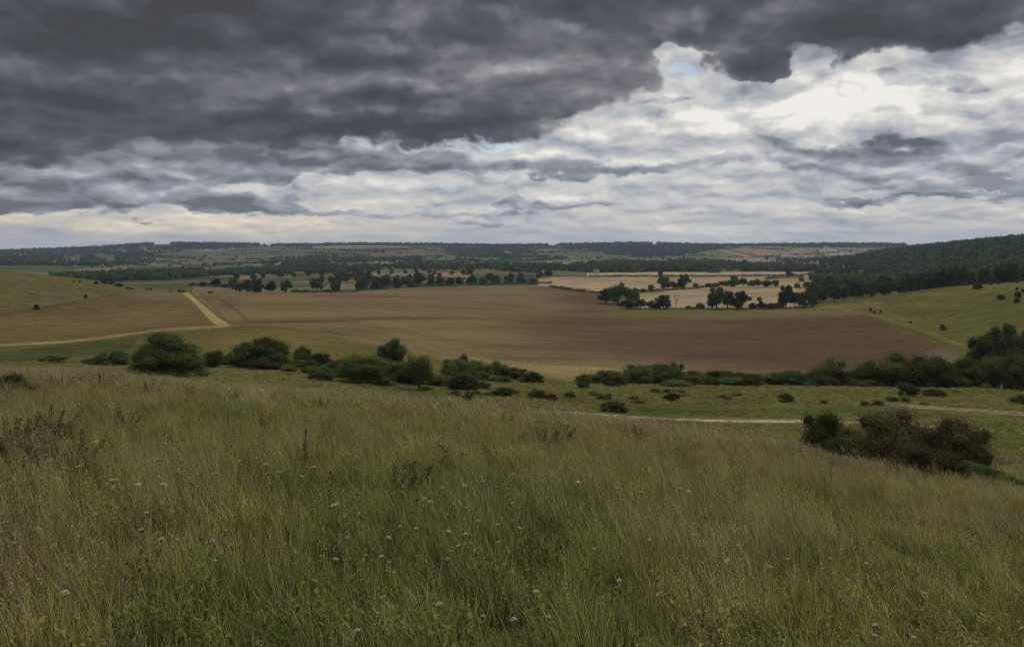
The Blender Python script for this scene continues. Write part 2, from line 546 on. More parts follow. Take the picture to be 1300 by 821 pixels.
# ------------------------------------------------------------------ terrain mesh
def build_terrain():
    f0, f1 = math.atan((-30 - 650) / F), math.atan((1330 - 650) / F)
    us = np.arange(-30, 1331, 1.5)
    th_in = np.arctan((us - 650) / F)
    th = np.concatenate([np.linspace(-math.pi, f0, 90, endpoint=False), th_in, np.linspace(f1, math.pi, 90)[1:]])
    th = th[:-1]                                             # closed ring
    R = np.concatenate([np.array([0.02, 0.6, 1.2, 2.0]), np.exp(np.linspace(math.log(3), math.log(130), 170)),
                        np.exp(np.linspace(math.log(131), math.log(1000), 250)), np.exp(np.linspace(math.log(1008), math.log(6500), 260)),
                        [7200, 8000, 9000, 12000]])
    nt, nr = len(th), len(R)
    RR, TT = np.meshgrid(R, th, indexing='ij')
    X, Y = RR * np.sin(TT), RR * np.cos(TT)
    Z = height(X, Y)
    Z = np.where(RR > 8900, Z - (RR - 8900) * 0.03, Z)
    thc = np.clip(TT, TMIN_L, TMAX_R)
    Ye = np.maximum(RR * np.cos(thc), 0.5)
    U = (650 + F * np.tan(thc)).ravel()
    Yf = Ye.ravel()
    Vv = (VH - F * Z / Ye).ravel()
    Xf, Ywf = X.ravel(), Y.ravel()

    # ---------- colour of the land, field by field
    wob = fbm(U / 23.0, Vv / 9.0, 3, 31) * 5.0
    Uw, Vw = U + wob * 1.2, Vv + fbm(U / 17.0, Vv / 17.0, 3, 41) * 2.2
    n = len(U)
    colr = np.tile(C8(82, 78, 44), (n, 1))
    reg = np.zeros(n, np.int8)

    def mask(poly, y0, y1, uu=U, vv=Vv):
        sel = np.where((Yf > y0) & (Yf < y1))[0]
        p = np.array(poly, float)
        ok = np.zeros(len(sel), bool)
        x, y = uu[sel], vv[sel]
        j = len(p) - 1
        for i in range(len(p)):
            xi, yi, xj, yj = p[i][0], p[i][1], p[j][0], p[j][1]
            if yi != yj:
                c = ((yi > y) != (yj > y)) & (x < (xj - xi) * (y - yi) / (yj - yi) + xi)
                ok ^= c
            j = i
        return sel[ok]

    def paint(poly, y0, y1, c, region=None, a=1.0, warp=False):
        s = mask(poly, y0, y1, *((Uw, Vw) if warp else (U, Vv)))
        colr[s] = colr[s] * (1 - a) + c * a
        if region is not None:
            reg[s] = region
        return s

    def soft(u, v, ru, rv, y0, y1, c, a=1.0, restrict=None):
        sel = (Yf > y0) & (Yf < y1)
        if restrict is not None:
            sel &= (reg == restrict)
        s = np.where(sel)[0]
        d = np.hypot((Uw[s] - u) / ru, (Vw[s] - v) / rv)
        w = np.clip(1.35 - d, 0, 1) * a
        w = (w * w * (3 - 2 * w))[:, None]
        colr[s] = colr[s] * (1 - w) + c * w

    def line(pts, wpx, y0, y1, c, a=1.0):
        s = np.where((Yf > y0) & (Yf < y1))[0]
        x, y = U[s], Vv[s]
        best = np.full(len(s), 1e9)
        for (ax, ay), (bx, by) in zip(pts[:-1], pts[1:]):
            dx, dy = bx - ax, by - ay
            t = np.clip(((x - ax) * dx + (y - ay) * dy) / (dx * dx + dy * dy), 0, 1)
            best = np.minimum(best, np.hypot(x - ax - t * dx, (y - ay - t * dy)))
        w = (np.clip(1.2 - best / wpx, 0, 1) * a)[:, None]
        colr[s] = colr[s] * (1 - w) + c * w

    # far country: a patchwork of fields, the real ones painted over it
    far = np.where(Yf > 900)[0]
    cx, cy = Xf[far] / 420.0 + fbm(Xf[far] / 900, Ywf[far] / 900, 2, 3) * 1.6, Ywf[far] / 520.0 + fbm(Xf[far] / 800, Ywf[far] / 900, 2, 4) * 1.6
    ci = (np.floor(cx).astype(int) * 7 + np.floor(cy).astype(int) * 13) % 7
    pal = np.array([C8(74, 82, 54), C8(84, 84, 58), C8(104, 92, 70), C8(66, 78, 48), C8(92, 86, 62), C8(72, 74, 52), C8(116, 100, 80)])
    colr[far] = pal[ci]
    reg[far] = 4
    B = 1e5
    # left hill
    paint([(-600, 200), (-600, 440), (0, 438), (150, 426), (250, 415), (292, 412), (235, 370), (150, 362), (100, 353), (40, 344), (0, 343)], 180, 900, C8(97, 83, 55), 2)
    paint([(-600, 200), (-600, 415), (0, 402), (80, 386), (150, 374), (235, 369.5), (150, 360), (100, 350), (40, 342), (0, 341)], 200, 900, C8(90, 83, 52), 2)
    soft(60, 395, 120, 9, 200, 900, C8(84, 70, 46), 0.6, 2)
    soft(150, 385, 70, 6, 200, 900, C8(84, 70, 46), 0.6, 2)
    soft(60, 360, 100, 8, 200, 900, C8(90, 84, 52), 0.5, 2)
    soft(170, 400, 80, 8, 200, 900, C8(106, 90, 60), 0.6, 2)
    soft(215, 375, 60, 5, 200, 900, C8(108, 92, 62), 0.6, 2)
    line([(0, 400), (40, 394), (80, 386), (150, 374)], 1.3, 200, 900, C8(60, 62, 36), 0.8)
    # green strip below the hill
    paint([(-600, 441), (0, 439), (130, 430), (200, 420), (300, 416), (400, 418), (470, 434), (560, 462), (560, 475), (0, 500)], 95, 420, C8(88, 82, 48), 0)
    paint([(0, 446), (60, 441), (150, 430), (176, 428), (165, 445), (60, 458), (0, 460)], 95, 420, C8(70, 71, 44), 0)
    soft(110, 441, 60, 7, 95, 420, C8(68, 72, 42), 0.8)
    soft(340, 432, 110, 14, 95, 420, C8(102, 90, 58), 0.8)
    # the big field
    big = [(292, 412), (262, 388), (243, 371), (246, 364), (330, 366), (450, 364), (500, 362), (610, 359), (700, 358), (745, 366), (760, 372), (775, 388), (800, 392.5), (870, 393.5), (950, 393),
           (1012, 393.5), (1050, 394.5), (1092, 400), (1150, 420), (1185, 433), (1218, 446), (1215, 470), (1150, 478), (1000, 488), (860, 488), (790, 486), (720, 484), (660, 470), (560, 454), (475, 440),
           (430, 428), (390, 419), (340, 412)]
    paint(big, 190, 1020, C8(108, 96, 66), 1)
    olive, plough, tan = C8(96, 86, 58), C8(84, 67, 51), C8(122, 106, 72)
    soft(480, 388, 260, 7, 190, 1020, C8(100, 88, 60), 0.8, 1)
    soft(520, 376, 240, 4, 190, 1020, C8(106, 86, 66), 0.8, 1)
    soft(450, 420, 120, 7, 190, 1020, C8(96, 86, 58), 0.6, 1)
    soft(400, 425, 45, 7, 190, 1020, C8(66, 70, 40), 0.7, 1)
    for (u, v, ru, rv, a) in [(1000, 436, 260, 34, 1.0), (870, 434, 210, 22, 0.85), (760, 408, 140, 11, 0.75), (720, 418, 100, 12, 0.5), (1080, 412, 120, 14, 1.0), (760, 380, 70, 12, 0.8), (720, 366, 60, 8, 0.6),
                              (500, 404, 150, 3.0, 0.75), (350, 408, 110, 2.5, 0.7), (1060, 450, 190, 26, 1.0), (640, 398, 90, 3, 0.3), (290, 384, 22, 12, 0.5), (265, 378, 20, 6, 0.5), (650, 440, 90, 5, 0.4), (560, 432, 90, 2.5, 0.35),
                              (440, 367, 30, 5, 0.7), (560, 366, 70, 3, 0.4), (330, 372, 60, 3, 0.4)]:
        soft(u, v, ru, rv, 190, 1020, plough, a, 1)
    soft(960, 410, 120, 7, 190, 1020, C8(82, 65, 50), 0.7, 1)
    soft(760, 395, 90, 3, 190, 1020, C8(88, 71, 53), 0.7, 1)
    for (u, v, ru, rv, a, c) in [(880, 397, 130, 4.0, 0.95, C8(92, 88, 52)), (820, 404, 70, 4, 0.6, C8(92, 84, 52)), (950, 400, 60, 2, 0.6, C8(96, 90, 54)), (620, 450, 60, 5, 0.5, C8(98, 86, 58)),
                                 (690, 455, 120, 4, 0.6, C8(88, 74, 54)), (560, 418, 120, 5, 0.6, C8(98, 88, 60)), (600, 392, 100, 4, 0.5, C8(98, 86, 62))]:
        soft(u, v, ru, rv, 190, 1020, c, a, 1)
    line([(560, 453), (640, 464), (720, 467), (800, 470), (870, 476)], 2.6, 190, 500, C8(138, 124, 86), 0.9)
    line([(600, 458), (660, 466), (720, 473), (800, 480)], 7.0, 190, 500, C8(132, 112, 78), 0.9)
    line([(480, 441), (560, 455), (620, 464), (700, 478)], 4.0, 150, 500, C8(106, 94, 60), 0.8)
    line([(880, 476), (1000, 477), (1180, 466)], 3.0, 190, 500, C8(90, 78, 50), 0.6)
    soft(1195, 455, 30, 12, 190, 500, C8(98, 92, 78), 0.7)
    for off in (0.0, 3.0):
        line([(280 + off, 380), (296 + off, 392), (308 + off, 402), (314 + off, 409)], 0.7, 190, 1000, C8(64, 58, 44), 0.8)
    line([(255, 373), (268, 386), (290, 410)], 1.6, 190, 1000, C8(72, 60, 46), 0.6)
    line([(180, 418), (230, 411), (285, 410.5), (340, 409.5), (470, 406)], 0.9, 190, 1000, C8(60, 52, 38), 0.6)
    line([(400, 375), (500, 377), (600, 383), (680, 391)], 0.8, 190, 1000, C8(78, 68, 50), 0.6)
    line([(0, 438), (80, 434), (150, 426), (200, 419), (290, 414)], 1.8, 190, 900, C8(140, 120, 86), 0.9)
    line([(290, 414), (340, 412), (385, 417), (430, 427), (470, 438)], 1.6, 150, 900, C8(104, 94, 62), 0.9)
    line([(310, 416), (360, 419), (410, 429), (455, 440)], 0.8, 150, 900, C8(100, 88, 60), 0.7)
    # pale uncut strip running up the field
    paint([(231, 371), (240, 371), (250, 380), (262, 390), (276, 402), (294, 413), (274, 413), (262, 402), (250, 388)], 200, 1000, C8(138, 122, 84), 1)
    line([(237, 372), (256, 388), (270, 402), (285, 412)], 1.0, 190, 1000, C8(150, 134, 94), 0.6)
    # right hill
    paint([(985, 393.5), (1050, 388), (1110, 382), (1200, 366), (1300, 350), (1900, 200), (1900, 470), (1300, 474), (1216, 472), (1219, 446), (1150, 420), (1092, 400), (1050, 394.5), (1012, 393.4)], 190, 790, C8(86, 83, 47), 3)
    for (u, v, ru, rv, c, a) in [(1060, 389, 60, 5, C8(108, 98, 58), 0.7), (1130, 405, 60, 6, C8(98, 94, 48), 0.7), (1190, 388, 60, 5, C8(98, 92, 48), 0.6), (1250, 362, 60, 5, C8(102, 92, 56), 0.7), (1170, 374, 70, 4, C8(100, 90, 54), 0.7),
                                 (1270, 400, 60, 14, C8(78, 78, 40), 0.7), (1110, 385, 16, 2, C8(124, 112, 66), 0.7), (1150, 398, 60, 3, C8(76, 78, 38), 0.5), (1240, 425, 40, 10, C8(80, 82, 40), 0.6)]:
        soft(u, v, ru, rv, 190, 790, c, a, 3)
    line([(1092, 399), (1150, 418), (1219, 443)], 1.6, 190, 790, C8(70, 70, 36), 0.7)
    line([(1070, 393), (1110, 400), (1160, 415), (1222, 438)], 2.2, 190, 790, C8(108, 98, 62), 0.7)
    line([(1110, 387), (1125, 396), (1160, 410)], 1.0, 190, 790, C8(116, 106, 60), 0.6)
    line([(1120, 384), (1150, 392), (1200, 396), (1260, 390)], 1.0, 190, 790, C8(74, 74, 38), 0.6)
    # fields beyond the big one
    T1, T2 = C8(146, 127, 98), C8(138, 118, 92)
    paint([(683, 354), (700, 351.6), (900, 351.4), (1025, 351), (1025, 364), (915, 366), (880, 372), (760, 372), (683, 362)], 700, 3000, T1, 4)
    paint([(812, 372), (900, 366.6), (992, 365.5), (1040, 366), (1030, 380), (1000, 392.8), (812, 392.8)], 640, 1400, T1, 4)
    paint([(745, 345.6), (1025, 345.2), (1025, 350.6), (745, 350.6)], 1000, 3000, T1 * 1.03, 4)
    soft(800, 371, 60, 1.6, 700, 3000, C8(92, 94, 58), 0.9)
    paint([(972, 352), (1046, 350), (1046, 356), (1000, 360)], 1000, 3000, T2, 4)
    paint([(545, 346.5), (596, 346.8), (598, 352), (548, 351.5)], 1000, 3000, C8(138, 108, 86), 4)
    paint([(472, 347), (530, 347), (528, 350.5), (474, 350)], 1000, 3000, C8(118, 106, 84), 4)
    paint([(415, 360), (450, 360), (452, 371), (424, 371)], 800, 3000, C8(116, 86, 66), 4)
    paint([(300, 350.5), (322, 351), (320, 354.5), (300, 354.5)], 800, 3000, C8(128, 104, 82), 4)
    paint([(150, 354), (290, 349.5), (340, 348), (345, 350), (270, 353), (160, 357.5)], 900, 3000, C8(112, 106, 82), 4)
    paint([(150, 358.5), (260, 355.5), (300, 356), (298, 359), (160, 361.5)], 800, 3000, C8(92, 88, 62), 4)
    paint([(365, 357), (400, 356), (470, 356), (530, 354.5), (600, 355), (600, 357.5), (365, 359.5)], 800, 3000, C8(98, 92, 68), 4)
    paint([(370, 365), (560, 359), (600, 360), (600, 362), (400, 369)], 760, 3000, C8(96, 94, 66), 4)
    paint([(388, 336), (430, 332.5), (466, 333), (458, 343), (410, 345)], 1500, 5000, C8(66, 84, 52), 4)
    paint([(468, 336), (500, 332.5), (526, 332.5), (522, 337.5), (470, 340)], 1500, 5000, C8(112, 92, 78), 4)
    paint([(550, 328), (680, 327.5), (700, 329.5), (640, 332), (560, 333)], 1500, 5000, C8(82, 98, 50), 4)
    paint([(520, 334), (580, 333), (590, 337), (530, 339)], 1500, 5000, C8(60, 82, 54), 4)
    paint([(640, 339), (735, 339.5), (735, 342), (640, 342)], 1500, 5000, C8(78, 90, 48), 4)
    paint([(678, 336), (704, 336.5), (702, 338.6), (680, 338.6)], 1500, 5000, C8(150, 134, 116), 4)
    paint([(388, 326), (430, 316), (470, 313.6), (570, 315), (576, 321), (520, 328), (440, 331)], 3000, 7000, C8(86, 80, 58), 4)
    soft(500, 319, 50, 4, 3000, 7000, C8(104, 76, 62), 0.7)
    soft(420, 322, 26, 3, 3000, 7000, C8(98, 78, 62), 0.6)
    paint([(655, 324), (672, 314), (700, 314.5), (770, 320), (800, 326), (740, 328)], 3000, 7000, C8(80, 86, 54), 4)
    paint([(830, 326), (860, 323), (908, 317), (936, 324), (900, 330), (850, 328)], 3000, 7000, C8(84, 96, 54), 4)
    paint([(908, 314.6), (918, 315), (958, 325), (945, 327)], 3000, 7000, C8(124, 106, 88), 4)
    paint([(938, 314.5), (985, 312.8), (1012, 314), (1040, 321), (1030, 327), (968, 327), (950, 320)], 2500, 7000, C8(122, 100, 84), 4)
    paint([(1012, 312), (1045, 312), (1058, 316), (1020, 315)], 3000, 7000, C8(120, 116, 108), 4)
    paint([(1037, 317.5), (1058, 317), (1080, 323), (1050, 325)], 2500, 7000, C8(126, 130, 88), 4)
    paint([(1062, 319), (1105, 318), (1108, 321), (1078, 323)], 2500, 7000, C8(112, 104, 92), 4)
    paint([(980, 334), (1040, 329), (1110, 327), (1112, 333), (1040, 340)], 1500, 5000, C8(100, 86, 66), 4)
    paint([(900, 328), (960, 327), (1000, 330), (960, 333)], 1500, 5000, C8(122, 108, 96), 4)
    paint([(800, 328), (850, 329), (836, 333), (800, 332)], 1500, 5000, C8(112, 100, 82), 4)
    paint([(190, 333), (215, 328), (330, 325), (392, 327), (330, 333), (215, 337)], 1500, 7000, C8(88, 82, 60), 4)
    paint([(205, 342), (232, 336.5), (305, 331.5), (330, 332.5), (262, 344), (250, 347), (240, 341)], 1500, 7000, C8(112, 88, 72), 4)
    paint([(255, 344), (270, 339), (305, 333), (335, 333), (300, 341)], 1500, 7000, C8(80, 84, 54), 4)
    paint([(88, 344), (110, 340), (160, 338.5), (162, 342), (120, 345)], 1500, 7000, C8(120, 92, 76), 4)
    paint([(45, 348), (90, 345), (120, 346), (60, 350)], 1000, 7000, C8(104, 88, 70), 4)
    paint([(270, 322), (300, 317), (395, 312), (400, 318), (330, 322)], 3000, 7000, C8(78, 84, 58), 4)
    paint([(200, 318), (240, 314), (270, 314), (240, 320)], 3000, 7000, C8(80, 84, 60), 4)
    # shelf: greener short turf beside the track
    soft(760, 521, 260, 6, 62, 105, C8(66, 74, 38), 0.9)
    soft(540, 505, 120, 8, 62, 110, C8(66, 72, 34), 0.8)
    soft(1060, 522, 90, 7, 60, 110, C8(66, 73, 38), 0.9)
    soft(1280, 536, 60, 8, 60, 110, C8(64, 76, 36), 0.8)
    soft(900, 505, 300, 10, 85, 150, C8(88, 78, 50), 0.5)
    soft(350, 480, 90, 8, 50, 120, C8(72, 72, 38), 0.8)
    line([(690, 524), (740, 528), (800, 531), (900, 533.5), (1000, 534), (1110, 537), (1180, 541), (1260, 547)], 3.0, 55, 100, C8(120, 108, 86), 0.8)
    line([(1110, 513), (1180, 516), (1240, 521), (1340, 528)], 2.6, 60, 130, C8(110, 102, 82), 0.8)
    # large-scale mottling
    mot = 1 + 0.22 * fbm(Xf / 35.0, Ywf / 35.0, 4, 77) + 0.16 * fbm(Xf / 6.0, Ywf / 6.0, 3, 78) + np.where(reg == 4, 0.35 * fbm(Xf / 260.0, Ywf / 260.0, 4, 79), 0)
    colr *= mot[:, None]
    colr[reg == 4] *= np.where(Yf[reg == 4] > 1500, 1.15, 1.0)[:, None]

    me_quads = []
    idx = np.arange(nr * nt).reshape(nr, nt)
    a = idx[:-1, :]
    b = np.roll(idx, -1, axis=1)[:-1, :]
    c = np.roll(idx, -1, axis=1)[1:, :]
    d = idx[1:, :]
    Q = np.stack([a, b, c, d], -1).reshape(-1, 4)[:, ::-1]
    V = np.stack([X.ravel(), Y.ravel(), Z.ravel()], -1)
    rq = reg[Q[:, 0]]
    names = {0: 'ground', 1: 'field', 2: 'left_hill', 3: 'right_hill', 4: 'hills'}
    mats = {}
    for r, nm in names.items():
        m, N, out = mat_new(nm)
        at_ = N.n('ShaderNodeAttribute', attribute_name='land').outputs['Color']
        P = N.n('ShaderNodeNewGeometry').outputs['Position']
        if r == 1:
            f1_ = N.noise(N.vm('MULTIPLY', P, (0.03, 0.55, 0.0)), 1.0, 4, 0.65)
            f2_ = N.noise(N.vm('MULTIPLY', P, (0.5, 1.6, 0.0)), 1.0, 3, 0.7)
            f3_ = N.noise(N.vm('MULTIPLY', P, (0.006, 0.05, 0.0)), 1.0, 4, 0.6)
            f = N.m('ADD', N.m('ADD', N.mr(f1_, 0.3, 0.7, -0.17, 0.17), N.mr(f2_, 0.3, 0.7, -0.22, 0.22)), N.mr(f3_, 0.35, 0.65, -0.09, 0.09))
        elif r == 4:
            f = N.mr(N.noise(P, 0.02, 5, 0.65), 0.3, 0.7, -0.25, 0.25)
        else:
            f1_ = N.noise(P, 0.9, 5, 0.7)
            f2_ = N.noise(N.vm('MULTIPLY', P, (0.09, 0.22, 0.1)), 1.0, 4, 0.6)
            f = N.m('ADD', N.mr(f1_, 0.3, 0.7, -0.30, 0.30), N.mr(f2_, 0.3, 0.7, -0.22, 0.22))
        col = N.vm('SCALE', at_, N.m('ADD', 1.0, f))
        nrm = None
        if r != 4:
            bp = N.n('ShaderNodeBump')
            bp.inputs['Strength'].default_value = 0.5
            bp.inputs['Distance'].default_value = 0.25
            N.set(bp.inputs['Height'], N.noise(P, 1.6, 4, 0.7))
            nrm = bp.outputs[0]
        principled(N, out, col, 1.0, 0.0, nrm)
        mats[r] = m
    for r, nm in names.items():
        q = Q[rq == r]
        if not len(q):
            continue
        used, inv = np.unique(q, return_inverse=True)
        q2 = inv.reshape(q.shape)
        me = mesh_np(nm, V[used], q2, mats[r], True)
        add_attr(me, 'land', colr[used], 'FLOAT_COLOR')
        o = link(nm, me)
        tag(o, {0: 'rough chalk grassland sloping down from the viewpoint', 1: 'big harvested and ploughed field in the valley', 2: 'dry grass hill rising at the left',
                3: 'green grass hill rising at the right', 4: 'far patchwork of fields and low hills'}[r], None, None, 'structure')
    return mats


TERR = build_terrain()


# ------------------------------------------------------------------ materials for plants
def foliage_mat(name, dark, light, hue=(1, 1, 1), transl=0.25):
    """leaves: tone per leaf (attribute 'tone') and per plant (object random)"""
    m, N, out = mat_new(name)
    t = N.n('ShaderNodeAttribute', attribute_name='tone').outputs['Fac']
    oi = N.n('ShaderNodeObjectInfo').outputs['Random']
    c = N.mix(t, (*dark, 1), (*light, 1))
    hs = N.n('ShaderNodeHueSaturation')
    N.set(hs.inputs['Color'], c)
    N.set(hs.inputs['Hue'], N.mr(oi, 0, 1, 0.485, 0.512, False))
    N.set(hs.inputs['Value'], N.mr(oi, 0, 1, 0.65, 1.45, False))
    N.set(hs.inputs['Saturation'], 1.0)
    d = N.n('ShaderNodeBsdfDiffuse')
    N.set(d.inputs['Color'], hs.outputs[0])
    tr = N.n('ShaderNodeBsdfTranslucent')
    N.set(tr.inputs['Color'], hs.outputs[0])
    mx = N.n('ShaderNodeMixShader')
    mx.inputs[0].default_value = transl
    N.t.links.new(d.outputs[0], mx.inputs[1])
    N.t.links.new(tr.outputs[0], mx.inputs[2])
    N.t.links.new(mx.outputs[0], out.inputs[0])
    return m


def plain_mat(name, col, rough=0.9, var=0.25, scale=8.0):
    m, N, out = mat_new(name)
    tc = N.n('ShaderNodeTexCoord').outputs['Object']
    f = N.mr(N.noise(tc, scale, 4, 0.6), 0.3, 0.7, 1 - var, 1 + var)
    principled(N, out, N.vm('SCALE', (*col[:3],), f), rough, 0.15)
    return m


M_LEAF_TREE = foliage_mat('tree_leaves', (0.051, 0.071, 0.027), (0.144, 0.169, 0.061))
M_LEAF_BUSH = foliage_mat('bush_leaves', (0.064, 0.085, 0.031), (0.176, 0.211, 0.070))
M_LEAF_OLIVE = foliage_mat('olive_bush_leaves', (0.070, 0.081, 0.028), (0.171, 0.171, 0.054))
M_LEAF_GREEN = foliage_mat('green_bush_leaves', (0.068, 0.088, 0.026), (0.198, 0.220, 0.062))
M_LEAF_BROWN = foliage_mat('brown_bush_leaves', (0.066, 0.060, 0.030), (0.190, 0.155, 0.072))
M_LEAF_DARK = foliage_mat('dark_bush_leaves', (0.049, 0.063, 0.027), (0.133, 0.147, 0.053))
M_BARK = plain_mat('bark', (0.085, 0.068, 0.05))
M_DEADWOOD = plain_mat('bare_wood', (0.16, 0.14, 0.115))
M_WOODFAR = foliage_mat('far_wood_leaves', (0.060, 0.085, 0.035), (0.150, 0.185, 0.070), transl=0.0)
M_POST = plain_mat('weathered_post_wood', (0.30, 0.28, 0.25), 0.9, 0.3, 20)


# ------------------------------------------------------------------ plant geometry (unit height, unit width)
def tube(pts, rads, n=6):
    pts = np.array(pts, float)
    V, Q = [], []
    for i, p in enumerate(pts):
        d = pts[min(i + 1, len(pts) - 1)] - pts[max(i - 1, 0)]
        d = d / (np.linalg.norm(d) + 1e-9)
        a = np.cross(d, (0.3, 1, 0.2))
        a /= np.linalg.norm(a)
        b = np.cross(d, a)
        for k in range(n):
            t = 2 * math.pi * k / n
            V.append(p + rads[i] * (a * math.cos(t) + b * math.sin(t)))
        if i:
            o = (i - 1) * n
            for k in range(n):
                Q.append((o + k, o + (k + 1) % n, o + n + (k + 1) % n, o + n + k))
    return np.array(V), np.array(Q)


def join(parts):
    V, Q, o = [], [], 0
    for v, q in parts:
        V.append(v)
        Q.append(q + o)
        o += len(v)
    return np.vstack(V), np.vstack(Q)


def leaves(rng, centers, normals, size, jitter=0.9, aspect=0.6):
    n = len(centers)
    r = rng.normal(size=(n, 3))
    nn = normals + r * jitter
    nn /= np.linalg.norm(nn, axis=1)[:, None] + 1e-9
    a = np.cross(nn, rng.normal(size=(n, 3)))
    a /= np.linalg.norm(a, axis=1)[:, None] + 1e-9
    b = np.cross(nn, a)
    s = size * rng.uniform(0.6, 1.3, (n, 1))
    P = np.stack([centers - a * s, centers + b * s * aspect, centers + a * s, centers - b * s * aspect], 1)
    P += rng.normal(size=P.shape) * (s[:, None, :] * 0.15)
    V = P.reshape(-1, 3)
    Q = np.arange(4 * n).reshape(n, 4)
    return V, Q


def crown(rng, lobes, nleaf, size, core=0.72, flat_base=True):
    """lobes (k,4): x,y,z,r.  Leaves spread through each lobe's outer half; a rough inner mass keeps the light out."""
    L = np.array(lobes)
    w = L[:, 3] ** 2
    pick = rng.choice(len(L), nleaf, p=w / w.sum())
    d = rng.normal(size=(nleaf, 3))
    d /= np.linalg.norm(d, axis=1)[:, None]
    rad = 0.62 + 0.48 * rng.random(nleaf) ** 0.8
    nz = fbm(d[:, 0] * 2.4 + pick * 3.1, d[:, 1] * 2.4 + d[:, 2] * 2.9, 3, 8)
    rad = rad * (1 + nz * 0.75)
    c = L[pick, :3] + d * (L[pick, 3] * rad)[:, None]
    keep = c[:, 2] > 0.0
    c, d, pick = c[keep], d[keep], pick[keep]
    V, Q = leaves(rng, c, d + np.array([0, 0, 0.25]), size)
    lobe_tone = rng.random(len(L))
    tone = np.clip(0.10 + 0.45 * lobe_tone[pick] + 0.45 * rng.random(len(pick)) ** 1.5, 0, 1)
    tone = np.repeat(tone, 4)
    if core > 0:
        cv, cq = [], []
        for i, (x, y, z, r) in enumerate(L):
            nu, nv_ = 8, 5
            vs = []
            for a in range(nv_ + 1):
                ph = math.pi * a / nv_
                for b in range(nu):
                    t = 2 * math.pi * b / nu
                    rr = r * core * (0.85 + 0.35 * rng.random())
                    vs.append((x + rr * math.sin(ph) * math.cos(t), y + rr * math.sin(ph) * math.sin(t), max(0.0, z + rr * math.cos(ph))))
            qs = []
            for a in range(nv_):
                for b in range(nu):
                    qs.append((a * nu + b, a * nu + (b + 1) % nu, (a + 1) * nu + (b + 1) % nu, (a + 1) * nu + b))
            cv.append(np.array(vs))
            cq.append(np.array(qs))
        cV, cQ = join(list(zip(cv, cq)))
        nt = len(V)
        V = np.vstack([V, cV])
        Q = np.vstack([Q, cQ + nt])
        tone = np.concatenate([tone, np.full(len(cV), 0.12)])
    return V, Q, tone


def tree_lobes(rng, n=16, low=0.28, spread=0.5, squash=0.8):
    out = [(0, 0, 0.62, 0.27)]
    for i in range(n):
        a = rng.random() * 2 * math.pi
        h = low + (0.93 - low) * rng.random() ** 0.9
        env = math.sqrt(max(0.05, 1 - ((h - 0.52) / 0.50) ** 2)) * spread
        r = rng.uniform(0.11, 0.2) * (1.1 - 0.4 * h)
        rr = max(0.0, env - r * 0.85) * rng.uniform(0.6, 1.0)
        out.append((math.cos(a) * rr, math.sin(a) * rr, min(h, 1.0 - r * 0.9), r))
    return out


def bush_lobes(rng, n=14, hmax=1.0):
    out = [(0, 0, 0.42, 0.36)]
    for i in range(n):
        a = rng.random() * 2 * math.pi
        rr = rng.random() ** 0.6 * 0.40
        top = hmax * math.sqrt(max(0.08, 1 - (rr / 0.56) ** 2)) * rng.uniform(0.72, 1.0)
        r = rng.uniform(0.12, 0.21)
        h = rng.choice([top - r, (top - r) * rng.uniform(0.2, 0.8)])
        out.append((math.cos(a) * rr, math.sin(a) * rr, max(0.06, h), r))
    return out


def limbs(rng, trunk_r=0.035, fork=0.28, n=6, top=0.75, spread=0.32, lean=0.03):
    parts = []
    lx, ly = rng.uniform(-lean, lean, 2)
    parts.append(tube([(0, 0, -0.03), (lx * .5, ly * .5, fork * 0.5), (lx, ly, fork), (lx * 1.5, ly * 1.5, top)], [trunk_r * 1.5, trunk_r, trunk_r * 0.85, trunk_r * 0.25], 7))
    for i in range(n):
        a = i * 2.4 + rng.random()
        z0 = fork * rng.uniform(0.75, 1.3)
        e = (math.cos(a) * spread * rng.uniform(0.6, 1.1), math.sin(a) * spread * rng.uniform(0.6, 1.1), top * rng.uniform(0.7, 1.1))
        mid = (e[0] * 0.45, e[1] * 0.45, z0 + (e[2] - z0) * 0.4)
        parts.append(tube([(lx, ly, z0), mid, e], [trunk_r * 0.6, trunk_r * 0.4, trunk_r * 0.12], 5))
    return join(parts)


def bare_branches(rng, levels=4, n0=5, h=1.0, r=0.03, wid=0.35, spread=0.55):
    parts = []

    def grow(p, d, L, r_, lev):
        p = np.array(p)
        q = p + d * L
        mid = (p + q) / 2 + rng.normal(size=3) * L * 0.06
        parts.append(tube([p, mid, q], [r_, r_ * 0.8, r_ * 0.6], 5 if lev < 2 else 3))
        if lev >= levels:
            return
        for _ in range(3 if lev else n0):
            nd = d + rng.normal(size=3) * spread
            nd[2] = abs(nd[2]) * 0.8 + 0.15
            nd /= np.linalg.norm(nd)
            s = p + (q - p) * rng.uniform(0.55, 1.0)
            grow(s, nd, L * rng.uniform(0.5, 0.8), r_ * 0.55, lev + 1)
    grow((0, 0, -0.02), np.array([0, 0, 1.0]), 0.36 * h, r, 0)
    V, Q = join(parts)
    V[:, :2] *= wid / max(0.01, np.abs(V[:, :2]).max())
    V[:, 2] *= h / V[:, 2].max()
    return V, Q


CROWNS, TRUNKS = {}, {}


